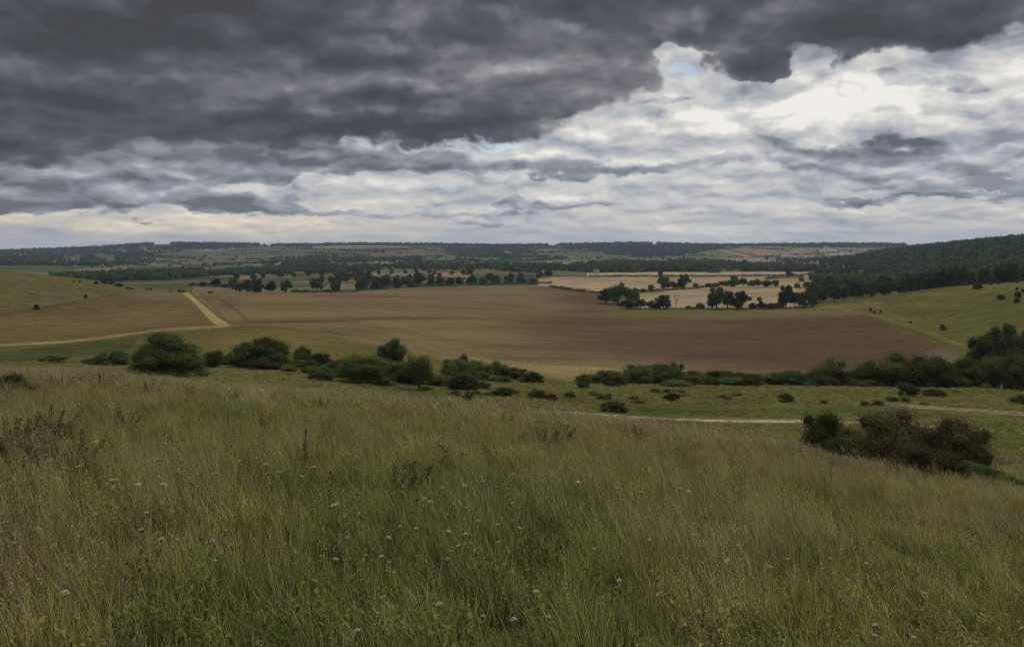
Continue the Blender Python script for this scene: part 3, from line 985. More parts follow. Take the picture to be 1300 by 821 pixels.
def make_protos():
    for i in range(8):
        rng = np.random.default_rng(100 + i)
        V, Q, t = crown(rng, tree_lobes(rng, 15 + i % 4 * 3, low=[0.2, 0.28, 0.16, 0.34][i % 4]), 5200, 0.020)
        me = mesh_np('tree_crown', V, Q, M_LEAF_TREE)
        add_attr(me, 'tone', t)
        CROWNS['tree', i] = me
        V, Q = limbs(rng, 0.03, 0.25, 6)
        TRUNKS['tree', i] = mesh_np('tree_trunk', V, Q, M_BARK, True)
    for kind, mat, seed in (('bush', M_LEAF_BUSH, 200), ('olive', M_LEAF_OLIVE, 300), ('green', M_LEAF_GREEN, 400), ('brown', M_LEAF_BROWN, 500), ('dark', M_LEAF_DARK, 600)):
        for i in range(3):
            rng = np.random.default_rng(seed + i)
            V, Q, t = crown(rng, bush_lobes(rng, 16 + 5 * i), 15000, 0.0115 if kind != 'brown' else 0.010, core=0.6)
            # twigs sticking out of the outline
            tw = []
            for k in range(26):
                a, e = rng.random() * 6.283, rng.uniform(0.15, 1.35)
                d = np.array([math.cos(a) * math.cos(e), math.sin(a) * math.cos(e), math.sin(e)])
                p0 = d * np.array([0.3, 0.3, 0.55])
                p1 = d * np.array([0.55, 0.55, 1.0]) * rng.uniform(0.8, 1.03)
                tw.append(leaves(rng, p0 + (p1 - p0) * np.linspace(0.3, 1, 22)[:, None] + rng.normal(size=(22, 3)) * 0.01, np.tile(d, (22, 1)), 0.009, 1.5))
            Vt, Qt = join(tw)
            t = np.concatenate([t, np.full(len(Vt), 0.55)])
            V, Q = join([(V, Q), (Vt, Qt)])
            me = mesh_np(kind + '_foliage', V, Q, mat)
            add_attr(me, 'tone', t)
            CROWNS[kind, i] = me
            V, Q = join([tube([(0, 0, -0.03), (math.cos(a) * .1, math.sin(a) * .1, .3), (math.cos(a) * .28, math.sin(a) * .28, .7)], [.022, .015, .005], 5) for a in np.arange(0, 6.2, 0.9)])
            TRUNKS[kind, i] = mesh_np('bush_stems', V, Q, M_BARK, True)
    # even dome-shaped bush
    rng = np.random.default_rng(811)
    lob = [(0, 0, .35, .34)]
    for ring, (zz_, rr_, k_) in enumerate(((.16, .36, 11), (.42, .32, 10), (.64, .23, 8), (.80, .10, 4))):
        for q in range(k_):
            t_ = 6.283 * (q + rng.random() * .5) / k_
            lob.append((math.cos(t_) * rr_, math.sin(t_) * rr_ * rng.uniform(.85, 1.1), zz_ + rng.uniform(-.10, .09), rng.uniform(.11, .18)))
    V, Q, t = crown(rng, lob, 26000, 0.0105, core=0.7)
    me = mesh_np('dome_foliage', V, Q, M_LEAF_BUSH)
    add_attr(me, 'tone', t)
    CROWNS['dome', 0] = me
    TRUNKS['dome', 0] = TRUNKS['bush', 0]
    # open-crowned hawthorn
    rng = np.random.default_rng(77)
    lob = [(-.32, 0, .50, .15), (-.2, .1, .72, .16), (0, -.1, .8, .17), (.2, .05, .74, .16), (.34, 0, .55, .15), (.1, .2, .6, .15), (-.05, -.2, .62, .13), (.42, .05, .38, .09), (-.42, 0, .36, .09), (.22, -.15, .48, .12)]
    V, Q, t = crown(rng, lob, 9000, 0.012, core=0.35)
    me = mesh_np('tree_crown', V, Q, M_LEAF_BUSH)
    add_attr(me, 'tone', t)
    CROWNS['hawthorn', 0] = me
    V, Q = limbs(rng, 0.035, 0.2, 8, 0.72, 0.36, 0.05)
    TRUNKS['hawthorn', 0] = mesh_np('tree_trunk', V, Q, M_BARK, True)


make_protos()


def plant(name, cat, label, kind, i, x, y, z, h, w, rot, group=None, parts=True):
    """a tree or bush: an empty at its foot, crown/foliage and trunk/stems as parts"""
    r = link(name, None)
    r.location = (x, y, z)
    r.rotation_euler = (0, 0, rot)
    r.scale = (w, w, h)
    tag(r, label, cat, group)
    tree = kind in ('tree', 'hawthorn')
    link('crown' if tree else 'foliage', CROWNS[kind, i], r)
    link('trunk' if tree else 'stems', TRUNKS[kind, i], r)
    return r


def px_plant(name, cat, label, kind, i, u, vb, hpx, wpx, group=None, ymin=0, ymax=1e9, rot=None, sink=0.03):
    x, y, z = at(u, vb, ymin, ymax)
    k = y / F
    h, w = hpx * k, wpx * k
    r = random.Random(int(u * 13 + vb * 7))
    return plant(name, cat, label, kind, i, x, y, z - sink * h, h, w, r.random() * 6.28 if rot is None else rot, group)


# ------------------------------------------------------------------ scrub in the middle distance, one bush at a time
# (u, v at the foot, height px, width px, kind, variant, label)
BUSHES = [
    # left part
    (213, 480, 51, 90, 'dome', 0, 'biggest dark rounded bush standing alone at the left above the meadow edge'),
    (146, 463, 18, 40, 'dark', 1, 'low dark bush just left of the biggest rounded bush'),
    (271, 466, 22, 30, 'green', 0, 'small green bush touching the right side of the biggest rounded bush'),
    (117, 462, 9, 24, 'olive', 1, 'flat low tuft of scrub furthest left beside the green strip'),
    (70, 460, 9, 34, 'olive', 2, 'flat olive scrub left of the low dark bushes, below the pale hill track'),
    (333, 466, 38, 62, 'dark', 2, 'dark bush with an uneven top right of the biggest rounded bush'),
    (306, 466, 17, 30, 'dark', 0, 'low dark shoulder bush at the left foot of the uneven-topped bush'),
    (383, 465, 25, 28, 'green', 1, 'small upright bush just right of the uneven-topped dark bush'),
    (405, 469, 21, 32, 'dark', 1, 'small dark round bush between the upright bush and the olive thicket'),
    (372, 468, 12, 20, 'olive', 0, 'yellow-green low bush in front of the small upright bush'),
    (428, 478, 22, 34, 'olive', 1, 'olive bush at the left end of the thicket beside the round tree'),
    (450, 485, 34, 50, 'bush', 0, 'green bush in the middle of the thicket left of the round tree'),
    (444, 474, 24, 30, 'green', 2, 'bush standing behind the thicket, left of the round tree'),
    (482, 487, 33, 62, 'olive', 2, 'broad olive-green bush in front of the round tree'),
    (520, 487, 30, 40, 'olive', 0, 'olive bush between the round tree and the open-crowned hawthorn'),
    (407, 483, 17, 34, 'dark', 2, 'low dark bush in front of the left end of the thicket'),
    (470, 470, 18, 26, 'dark', 0, 'small dark bush tucked at the left foot of the round tree'),
    (557, 489, 14, 40, 'olive', 1, 'low olive scrub spreading right of the hawthorn trunk'),
    (575, 474, 20, 38, 'bush', 1, 'low bush right behind the open-crowned hawthorn'),
    (588, 474, 24, 13, 'dark', 1, 'narrow upright bush sticking up right of the hawthorn'),
    (605, 478, 20, 38, 'bush', 2, 'bush in the middle of the scrub right of the narrow upright bush'),
    (630, 477, 21, 38, 'green', 1, 'rounded bush at the top right of the scrub beyond the hawthorn'),
    (655, 481, 14, 30, 'olive', 2, 'low bush at the right end of the scrub, above the tan field edge'),
    (676, 486, 14, 28, 'brown', 1, 'brownish low bush last in the scrub before the gap of tan field'),
    (588, 494, 18, 34, 'dark', 2, 'low dark bush on the grass below the narrow upright bush'),
    (606, 494, 12, 34, 'olive', 0, 'low olive bush beside the dark one on the grass below the scrub'),
    (595, 509, 13, 16, 'dark', 0, 'small dark tuft nearest the track left of centre'),
    (640, 503, 11, 28, 'dark', 1, 'low flat dark bush on the turf left of centre'),
    (680, 506, 12, 24, 'brown', 0, 'small dark brown bush on the turf below the tan gap'),
    (700, 508, 8, 16, 'brown', 2, 'tiny brown tuft right beside the small dark brown bush'),
    (724, 505, 8, 12, 'dark', 2, 'tiny dark tuft on the turf between the gap and the long hedge'),
    (778, 522, 12, 34, 'brown', 1, 'low brown bush almost touching the chalk track'),
    (768, 507, 8, 22, 'brown', 0, 'low brown tuft above the chalk track left of the long hedge end'),
    (852, 509, 10, 20, 'dark', 0, 'small dark tuft on the turf right of centre, above the chalk track'),
    (740, 492, 8, 16, 'dark', 1, 'tiny tuft just below the left tip of the long hedge'),
    # long low hedge of scrub, centre to right
    (748, 486, 12, 34, 'olive', 0, 'low tapering bush at the left tip of the long scrub hedge'),
    (770, 487, 18, 36, 'bush', 0, 'second bush from the left tip of the long scrub hedge'),
    (805, 487, 26, 52, 'bush', 1, 'tallest dark green bush in the left half of the long scrub hedge'),
    (835, 487, 25, 44, 'dark', 1, 'dark bush right of the tallest one in the left half of the long hedge'),
    (856, 486, 26, 26, 'green', 0, 'brighter green bush ending the tall left half of the long hedge'),
    (880, 487, 16, 44, 'green', 1, 'first of the low green bushes in the sagging middle of the long hedge'),
    (915, 487, 17, 44, 'bush', 2, 'low bush in the middle of the sagging part of the long hedge'),
    (945, 488, 15, 44, 'dark', 0, 'low dark bush in the long hedge, right of its sagging middle'),
    (975, 488, 16, 40, 'green', 2, 'low green bush in the long hedge before the spiky one'),
    (1005, 488, 17, 44, 'bush', 0, 'low bush in the long hedge just left of the spiky one'),
    (1052, 488, 34, 44, 'green', 0, 'spiky green bush standing up from the right part of the long hedge'),
    (1068, 489, 20, 34, 'brown', 2, 'brownish bush between the spiky bush and the big green thicket'),
    (1030, 489, 18, 30, 'dark', 2, 'small dark bush at the left foot of the spiky bush'),
    (1105, 489, 32, 48, 'green', 1, 'rounded green bush forming the left end of the big thicket'),
    (1135, 489, 40, 62, 'green', 2, 'highest green bush of the big thicket at the right'),
    (1175, 489, 40, 72, 'bush', 1, 'broad green bush forming the right half of the big thicket'),
    (1205, 489, 26, 40, 'bush', 2, 'low bush at the right foot of the big thicket'),
    (1112, 488, 22, 36, 'dark', 1, 'dark bush in front of the left end of the big thicket'),
    (1154, 503, 17, 26, 'dark', 0, 'small dark round bush on the grass in front of the big thicket'),
    (1188, 503, 9, 30, 'dark', 2, 'flat dark scrub beside the small round bush below the thicket'),
    (998, 510, 11, 18, 'dark', 1, 'small dark tuft alone on the turf above the pale track'),
    # right edge group
    (1238, 490, 36, 50, 'green', 2, 'bright green bush at the left foot of the tall trees at the right edge'),
    (1262, 492, 40, 50, 'bush', 0, 'green bush in front of the tall trees at the right edge'),
    (1292, 494, 44, 54, 'dark', 1, 'dark bush at the very right edge behind the post'),
    (1216, 487, 24, 30, 'olive', 1, 'small olive bush left of the bright green one near the right edge'),
    (1300, 512, 12, 30, 'olive', 0, 'low olive scrub at the very right edge beside the post'),
]
FILL = {'left': 'low scrub bush filling the belt left of centre between the taller bushes', 'right': 'low scrub bush filling the long hedge right of centre between the taller bushes',
        'turf': 'small low tuft of scrub on the rough grass of the shelf'}
fr = random.Random(9)
kk = ['olive', 'green', 'bush', 'olive', 'brown', 'bush']
for j in range(34):
    u = 285 + j * 11.6 + fr.uniform(-4, 4)
    vb = np.interp(u, [285, 420, 470, 560, 680], [466, 476, 486, 488, 486]) - fr.uniform(0, 9)
    px_plant('bush', 'bush', FILL['left'], kk[j % 6], j % 3, u, vb, fr.uniform(9, 17), fr.uniform(20, 36), 'scrub filling the belt left of centre', 60, 190)
for j in range(30):
    u = 745 + j * 16 + fr.uniform(-5, 5)
    px_plant('bush', 'bush', FILL['right'], kk[(j + 2) % 6], j % 3, u, 488.5 + fr.uniform(-3, 2), fr.uniform(9, 16), fr.uniform(24, 44), 'scrub filling the long hedge right of centre', 60, 190)
for j in range(30):
    u = fr.uniform(430, 1240)
    px_plant('bush', 'bush', FILL['turf'], kk[j % 6], j % 3, u, fr.uniform(497, 514) + (0 if u > 600 else -6), fr.uniform(3, 7), fr.uniform(9, 24), 'small scrub tufts on the shelf', 60, 190)
for (u, vb, hp, wp, kd, iv, lb) in BUSHES:
    px_plant('bush', 'bush', lb, kd, iv, u, vb, hp * 1.22, wp * 1.18, 'scrub bushes between the meadow and the big field', 40, 190)

NEAR_BUSHES = [
    (1172, 596, 66, 84, 'dark', 1, 'dark bush filling the dip between the two brown bushes by the track'),
    (1046, 580, 68, 78, 'dark', 0, 'dark green round bush at the left of the three big bushes by the track'),
    (1130, 596, 92, 132, 'brown', 0, 'biggest reddish brown bush in the middle of the three by the track'),
    (1212, 602, 84, 112, 'brown', 1, 'dark brown bush at the right of the three big bushes by the track'),
    (1086, 588, 50, 76, 'dark', 2, 'low dark bush filling the gap left of the biggest brown bush'),
    (1176, 606, 48, 100, 'brown', 2, 'low brown bramble in front of the right-hand brown bush'),
    (1240, 612, 28, 76, 'dark', 1, 'low dark bramble trailing down right of the brown bushes'),
    (1276, 620, 20, 60, 'green', 1, 'flat green bramble at the lowest right end of the brown bushes'),
]
for (u, vb, hp, wp, kd, iv, lb) in NEAR_BUSHES:
    px_plant('bush', 'bush', lb, kd, iv, u, vb, hp, wp, 'three big bushes and brambles by the track', 20, 60)

px_plant('tree', 'tree', 'round dark tree above the olive thicket left of centre', 'tree', 2, 497, 466, 38, 46, None, 60, 190)
px_plant('hawthorn_tree', 'tree', 'small hawthorn with open crown and visible forked trunk left of centre', 'hawthorn', 0, 533, 495, 46, 52, None, 60, 190)
px_plant('tree', 'tree', 'tall dark tree rising highest in the clump at the right edge', 'tree', 5, 1276, 480, 72, 62, 'trees at the right edge', 60, 190)
px_plant('tree', 'tree', 'tree left of the tallest one in the clump at the right edge', 'tree', 1, 1244, 482, 56, 46, 'trees at the right edge', 60, 190)
px_plant('tree', 'tree', 'dark tree cut by the right edge of the view', 'tree', 6, 1302, 484, 66, 50, 'trees at the right edge', 60, 190)

# bare twiggy shrub beside the round tree
rng_ = np.random.default_rng(5)
V_, Q_ = bare_branches(rng_, 5, 6, 1.0, 0.02, 0.5, 0.5)
x, y, z = at(519, 466, 60, 190)
o = link('bare_shrub', mesh_np('bare_shrub', V_, Q_, M_DEADWOOD))
o.location = (x, y, z)
o.scale = (3.0, 3.0, 4.0)
tag(o, 'leafless twiggy shrub leaning out right of the round dark tree', 'shrub')

# ------------------------------------------------------------------ small bushes dotted over the two hills
DOTS_L = [(46, 393, 8, 7, 'lone round bush lower on the left hill'), (109, 379, 6, 5, 'lone round bush higher on the left hill'),
          (94, 358, 2.5, 4, 'tiny bush on the skyline of the left hill'), (101, 358, 3, 4, 'tiny bush beside the path on the left hill crest'), (122, 361, 5, 6, 'small bush left of the dark hedge on the left hill crest'),
          (132, 360, 5, 9, 'first bush of the dark hedge on the left hill crest'), (141, 361, 6, 12, 'tall middle bush of the dark hedge on the left hill crest'), (151, 364, 5, 12, 'last bush of the dark hedge on the left hill crest'),
          (162, 367, 3, 6, 'low bush right after the dark hedge on the left hill crest'), (168, 367.5, 2.5, 5, 'smallest bush right after the dark hedge on the left hill crest'), (187, 368, 3, 3, 'left one of two dots of bush near the strip'),
          (192, 368.5, 3, 3, 'right one of two dots of bush near the strip'), (216, 370.5, 2, 5, 'tiny flat bush left of the strip top'), (228, 371, 3.5, 7, 'bush at the upper end of the pale strip'), (233, 371, 3, 5, 'bush touching the upper end of the pale strip'),
          (267, 372, 3, 9, 'flat bush alone right of the pale strip top')]
for (u, vb, hp, wp, lb) in DOTS_L:
    px_plant('bush', 'bush', lb, 'dark', int(u) % 3, u, vb, hp, wp, 'small bushes dotted on the left hill', 240, 900)
DOTS_R = [(1197, 419, 9, 9, 'round bush alone low on the right hill above the ploughed corner'), (1105, 395, 6, 4, 'upright dark bush left in the row of three on the right slope'), (1110, 398, 5, 4, 'upright dark bush middle in the row of three on the right slope'),
          (1118, 397, 5, 3, 'upright dark bush right in the row of three on the right slope'), (1156, 410, 3, 5, 'tiny bush on the right slope between the row of three and the round bush'),
          (1241, 367, 10, 12, 'largest bush below the crest of the right hill'), (1258, 362, 4, 4, 'tiny bush left of a pair on the right hill crest'), (1267, 361, 5, 5, 'tiny bush right of a pair on the right hill crest'),
          (1292, 359, 5, 5, 'small bush near the right edge on the hill crest'), (1271, 380, 8, 11, 'flat round bush under the crest of the right hill'), (1292, 377, 9, 8, 'upper bush of the cluster at the right edge of the hill'),
          (1291, 384, 7, 8, 'lower bush of the cluster at the right edge of the hill'), (1299, 372, 6, 5, 'bush at the right edge just above the cluster'), (1291, 368, 4, 4, 'tiny bush above the cluster at the right edge of the hill')]
for (u, vb, hp, wp, lb) in DOTS_R:
    px_plant('bush', 'bush', lb, 'dark', int(u) % 3, u, vb, hp, wp, 'small bushes dotted on the right hill', 200, 700)

# ------------------------------------------------------------------ trees and hedge bushes along the far side of the big field
G_MID = 'trees along the far side of the big field'
MID = [
    # u, foot, h, w, label (None: shares a label with its like)
    (273, 364, 12, 15, 'olive tree at the left end of the far field edge'), (257, 363, 7, 10, None), (245, 362, 4, 10, None), (285, 365, 6, 10, None),
    (295, 367, 14, 14, 'first full tree left of the dark clump on the far field edge'), (304, 370, 12, 16, None), (315, 371, 17, 18, None), (327, 371, 19, 18, 'tallest tree of the dark clump in the left third of the far field edge'),
    (343, 371, 15, 16, None), (362, 371.5, 18, 17, 'broad tree at the right end of the left dark clump on the far field edge'), (376, 371, 5, 12, None), (387, 371, 5, 12, None),
    (402, 371, 19, 17, 'round tree standing between two hedge gaps on the far field edge'), (415, 371, 5, 10, None), (426, 371, 17, 15, 'round tree just left of the reddish gateway on the far field edge'),
    (455, 368, 12, 10, None), (462, 368, 19, 18, None), (476, 368, 18, 18, None), (490, 367, 20, 20, 'biggest tree right of the reddish gateway on the far field edge'), (503, 366, 15, 16, None),
    (516, 365, 14, 20, None), (533, 364, 18, 20, 'dark tree standing tallest left of centre on the far field edge'), (547, 363, 12, 12, None), (558, 363, 12, 15, None), (571, 363, 11, 14, None), (584, 362.5, 12, 14, None),
    (598, 362, 12, 16, None), (613, 362, 11, 14, None), (628, 361.5, 13, 16, None), (645, 361, 11, 14, None), (662, 360, 10, 16, None), (676, 360, 9, 12, None),
    # centre clump
    (769, 385, 20, 22, 'left tree of the big clump reaching into the field right of centre'), (784, 386, 29, 32, 'largest round tree of the clump reaching into the field right of centre'), (802, 388, 24, 20, 'tree at the right shoulder of the clump right of centre'),
    (795, 392, 12, 22, 'low bush at the foot of the clump right of centre'), (813, 392, 13, 16, None), (825, 392, 11, 16, None),
    (843, 392, 19, 26, 'round tree directly left of the bare dead tree'), (834, 392, 10, 12, None), (874, 392, 5, 9, None), (889, 392, 9, 11, 'low leaning bush right of the bare dead tree'), (881, 392, 4, 9, None),
    (910, 392.5, 30, 28, 'tall ragged tree left of a pair standing before the tan field'), (924, 392, 24, 20, None), (942, 392.5, 25, 28, 'right tree of the pair standing before the tan field'),
    (956, 392, 9, 14, None), (966, 392, 12, 9, None), (968, 392, 9, 14, None), (980, 392, 9, 16, None), (990, 391, 10, 12, None),
    (998, 391, 31, 24, 'tall tree at the left end of the long wood, before the tan field'), (1009, 390, 20, 18, None), (1020, 390, 22, 20, None), (1032, 389, 18, 20, None),
]
MID_L = {0: 'dark tree in the row along the far edge of the big field, left of centre', 1: 'low hedge bush along the far edge of the big field, left of centre',
         2: 'middling tree in the hedge behind the ploughed field, right of centre', 3: 'low hedge bush behind the ploughed field, right of centre'}
for j, (u, vb, hp, wp, lb) in enumerate(MID):
    low = hp < 10.5
    if lb is None:
        lb = MID_L[(2 if u > 700 else 0) + (1 if low else 0)]
    px_plant('bush' if low else 'tree', 'bush' if low else 'tree', lb, 'dark' if low else 'tree', j % 3 if low else (j * 5 + 3) % 8, u, vb, hp, wp * 1.08, G_MID, 560, 1300, sink=0.05)

# bare dead tree
V_, Q_ = bare_branches(np.random.default_rng(21), 4, 4, 1.0, 0.022, 0.34, 0.42)
x, y, z = at(857.5, 391.8, 560, 1300)
o = link('dead_tree', mesh_np('dead_tree', V_, Q_, M_DEADWOOD))
o.location = (x, y - 1.0, z)
k = y / F
o.scale = (20 * k, 20 * k, 24 * k)
tag(o, 'bare dead tree with upright forked branches in front of the tan field', 'dead tree')

# second row, on and between the tan fields
G_FAR = 'trees and hedges between the tan fields'
SECOND = [
    (826, 370, 9, 12, 'small round tree at the left of the tree pair on the middle tan field'), (842, 368, 19, 20, 'left tree of the round pair on the middle tan field'), (855, 367.5, 11, 14, 'small tree between the round pair on the middle tan field'),
    (868, 367, 20, 20, 'right tree of the round pair on the middle tan field'), (883, 365, 7, 7, 'small round bush right of the tree pair on the middle tan field'), (839, 351, 9, 9, 'round tree on the thin hedge of the upper tan field'),
    (1002, 351, 9, 10, 'round tree at the right end of the upper tan field hedge'), (932, 364, 15, 16, 'tallest tree of the hedge between the two lower tan fields'),
    (899, 364.5, 6, 10, None), (907, 364.5, 7, 12, None), (917, 364.5, 8, 14, None), (925, 364, 8, 12, None), (943, 364, 12, 12, None), (953, 364, 9, 14, None), (963, 364, 10, 14, None), (974, 364, 9, 14, None), (985, 364, 9, 12, None),
    (806, 370.5, 5, 12, None), (816, 370.5, 5, 10, None), (1012, 365, 7, 8, None), (1024, 366, 9, 12, None), (1036, 362, 10, 12, None), (1017, 357, 6, 8, None),
    (964, 381, 5, 6, 'tiny round bush standing in the lowest tan field'),
]
for j, (u, vb, hp, wp, lb) in enumerate(SECOND):
    low = hp < 7.5
    px_plant('bush' if low else 'tree', 'bush' if low else 'tree', lb or 'tree or tall bush in the hedge between the lower tan fields', 'dark' if low else 'tree', j % 3 if low else (j * 3 + 1) % 8, u, vb, hp, wp * 1.1, G_FAR, 640, 3000, sink=0.04)


# thin hedges: one clipped hedge each, a ragged leafy strip
def hedge(pts, hm, wm, label, ymin, ymax, name='hedge', mat=None):
    P = []
    for (u0, v0), (u1, v1) in zip(pts[:-1], pts[1:]):
        n = max(2, int(abs(u1 - u0) / 3))
        for t in np.linspace(0, 1, n, endpoint=False):
            P.append(at(u0 + (u1 - u0) * t, v0 + (v1 - v0) * t, ymin, ymax))
    P.append(at(*pts[-1], ymin, ymax))
    P = np.array(P)
    seg = np.linalg.norm(np.diff(P[:, :2], axis=0), axis=1)
    cum = np.concatenate([[0], np.cumsum(seg)])
    L = cum[-1]
    rng = np.random.default_rng(int(pts[0][0] * 10 + pts[0][1]))
    n = int(min(9000, L * 14))
    s = rng.random(n) * L
    i = np.clip(np.searchsorted(cum, s) - 1, 0, len(P) - 2)
    t = (s - cum[i]) / np.maximum(seg[i], 1e-6)
    c = P[i] * (1 - t)[:, None] + P[i + 1] * t[:, None]
    hh = hm * (0.75 + 0.9 * np.abs(fbm(s / 14.0, s * 0, 3, 6)) * 2)
    c[:, 0] += rng.normal(size=n) * wm * 0.35
    c[:, 1] += rng.normal(size=n) * wm * 0.35
    c[:, 2] = height(c[:, 0], c[:, 1]) + rng.random(n) ** 0.8 * hh
    V, Q = leaves(rng, c, np.tile([0, -0.4, 0.5], (n, 1)), 0.55 * min(1.0, hm / 2.2), 1.0, 0.8)
    me = mesh_np(name, V, Q, mat or M_LEAF_DARK)
    add_attr(me, 'tone', np.repeat(rng.random(n), 4))
    o = link(name, me)
    tag(o, label, 'hedge', 'thin hedges between fields')
    return o


hedge([(697, 364.5), (720, 368), (745, 371.5), (762, 373)], 2.4, 2.5, 'hedge running down from the tan field to the clump of trees', 640, 1100)
hedge([(748, 351.3), (800, 351.2), (850, 351.4), (935, 351.2), (1000, 350), (1040, 349)], 2.6, 3, 'thin dark hedge below the uppermost tan field', 1000, 2500)
hedge([(972, 355), (985, 353.5), (1020, 351.5)], 3.0, 4, 'short hedge slanting up at the right of the middle tan field', 1000, 2500)
hedge([(800, 371), (812, 370.5), (830, 370), (884, 366.5), (895, 364.5)], 2.2, 3, 'low hedge under the round tree pair', 700, 2000)
hedge([(240, 361.5), (290, 364), (300, 368)], 1.8, 2.2, 'low hedge at the left end of the far field edge', 620, 1300)
hedge([(160, 357.6), (230, 355), (300, 354)], 3.0, 4, 'long thin hedge beyond the left hill', 900, 2500)
hedge([(160, 352.5), (250, 350), (300, 349)], 3.0, 4, 'upper thin hedge beyond the left hill', 1000, 2500)
hedge([(455, 368.5), (530, 364.5), (600, 362.5), (700, 360)], 3.0, 3, 'continuous hedge under the tree row left of centre', 700, 1300)
hedge([(370, 371.6), (455, 370.5)], 1.8, 2.5, 'hedge bottom under the gapped trees left of centre', 650, 1300)
hedge([(815, 392.3), (870, 392.6), (900, 392.8), (985, 392.6)], 1.2, 2, 'low hedge bottom before the tan field right of centre', 500, 900)
hedge([(205, 342.5), (262, 339.5), (306, 333.5), (330, 332)], 4.0, 5, 'dark hedge across the pinkish far field at the left', 1500, 5000)
hedge([(540, 332.5), (640, 333.5), (735, 334.5)], 4.0, 6, 'far hedge under the bright green strip', 1500, 5000)
hedge([(560, 337.5), (640, 338.5), (740, 338.8)], 4.0, 6, 'second far hedge under the bright green strip', 1500, 5000)
hedge([(958, 326), (1000, 327.5), (1050, 327)], 5.0, 8, 'far hedge below the brown hillside field', 2500, 6000)
hedge([(908, 315), (930, 319), (958, 325)], 4.5, 7, 'hedge slanting down the far pinkish field', 3000, 7000)

# ------------------------------------------------------------------ far scattered trees (individuals) and woods (stuff)
rr = random.Random(4)


def inside(p, poly):
    x, y = p
    r = False
    j = len(poly) - 1
    for i in range(len(poly)):
        xi, yi = poly[i]
        xj, yj = poly[j]
        if (yi > y) != (yj > y) and x < (xj - xi) * (y - yi) / (yj - yi) + xi:
            r = not r
        j = i
    return r


def pick_in(poly):
    xs, ys = [p[0] for p in poly], [p[1] for p in poly]
    while True:
        p = (rr.uniform(min(xs), max(xs)), rr.uniform(min(ys), max(ys)))
        if inside(p, poly):
            return p


# the long wood behind the right hill: its front trees one by one
front = 0
for row, (Y0, hh) in enumerate(((690, (12, 15)), (780, (13, 18)), (900, (14, 19)))):
    u = 1028 + row * 6
    while u < 1320:
        Y = Y0 + rr.uniform(-30, 30) - (u - 1028) * 0.25
        h = rr.uniform(*hh) * (1.12 if 1180 < u < 1225 else 1.0)
        x, y, z = ground_at(u, Y)
        w = h * rr.uniform(0.85, 1.15)
        plant('tree', 'tree', 'dark broadleaf tree in the front ranks of the long wood behind the right hill', 'tree', rr.randrange(8), x, y, z - 0.5, h, w, rr.random() * 6.28, 'front trees of the long wood')
        u += w / Y * F * rr.uniform(0.62, 0.9)
        front += 1
# scattered trees in the farmland left of centre
LINES = [([(300, 356), (420, 351), (470, 356)], 14, (8, 13)), ([(395, 362), (470, 357), (560, 355)], 14, (8, 12)), ([(430, 352), (520, 348), (600, 350)], 12, (8, 12)),
         ([(480, 343), (560, 341), (640, 343), (735, 344)], 18, (8, 13)), ([(600, 357), (680, 354), (700, 350)], 8, (9, 12)), ([(540, 338), (580, 336), (620, 334)], 8, (9, 13)),
         ([(160, 353), (240, 351), (330, 347)], 9, (7, 11)), ([(1000, 345), (1060, 343), (1110, 345)], 12, (9, 13)), ([(990, 338), (1050, 336), (1110, 338)], 10, (9, 13)),
         ([(1040, 352), (1100, 348), (1150, 345)], 9, (10, 14)), ([(400, 344), (470, 342), (520, 338)], 9, (8, 12)), ([(1030, 358), (1075, 352)], 6, (10, 14))]
for li, (pts, n, (h0, h1)) in enumerate(LINES):
    for j in range(n):
        t = (j + rr.uniform(-0.35, 0.35)) / (n - 1) * (len(pts) - 1)
        t = min(max(t, 0), len(pts) - 1.001)
        i = int(t)
        u = pts[i][0] + (pts[i + 1][0] - pts[i][0]) * (t - i)
        v = pts[i][1] + (pts[i + 1][1] - pts[i][1]) * (t - i) + rr.uniform(-0.7, 0.7)
        x, y, z = at(u, v, 900, 6000)
        h = rr.uniform(h0, h1)
        w = h * rr.uniform(0.8, 1.3)
        side = 'left of centre' if u < 760 else 'right of centre'
        plant('tree', 'tree', 'small distant tree in the hedgerows of the far farmland, ' + side, 'tree', rr.randrange(8), x, y, z - 0.5, h, w, rr.random() * 6.28, 'distant hedgerow trees')

# low-poly crowns for the woods
wood_protos = bpy.data.collections.new('wood_protos')
for i in range(6):
    rng = np.random.default_rng(900 + i)
    V, Q, t = crown(rng, tree_lobes(rng, 7, low=0.3), 260, 0.075, core=0.85)
    me = mesh_np('wood_tree', V, Q, M_WOODFAR)
    add_attr(me, 'tone', t)
    ob = bpy.data.objects.new('wood_tree_%d' % i, me)
    wood_protos.objects.link(ob)


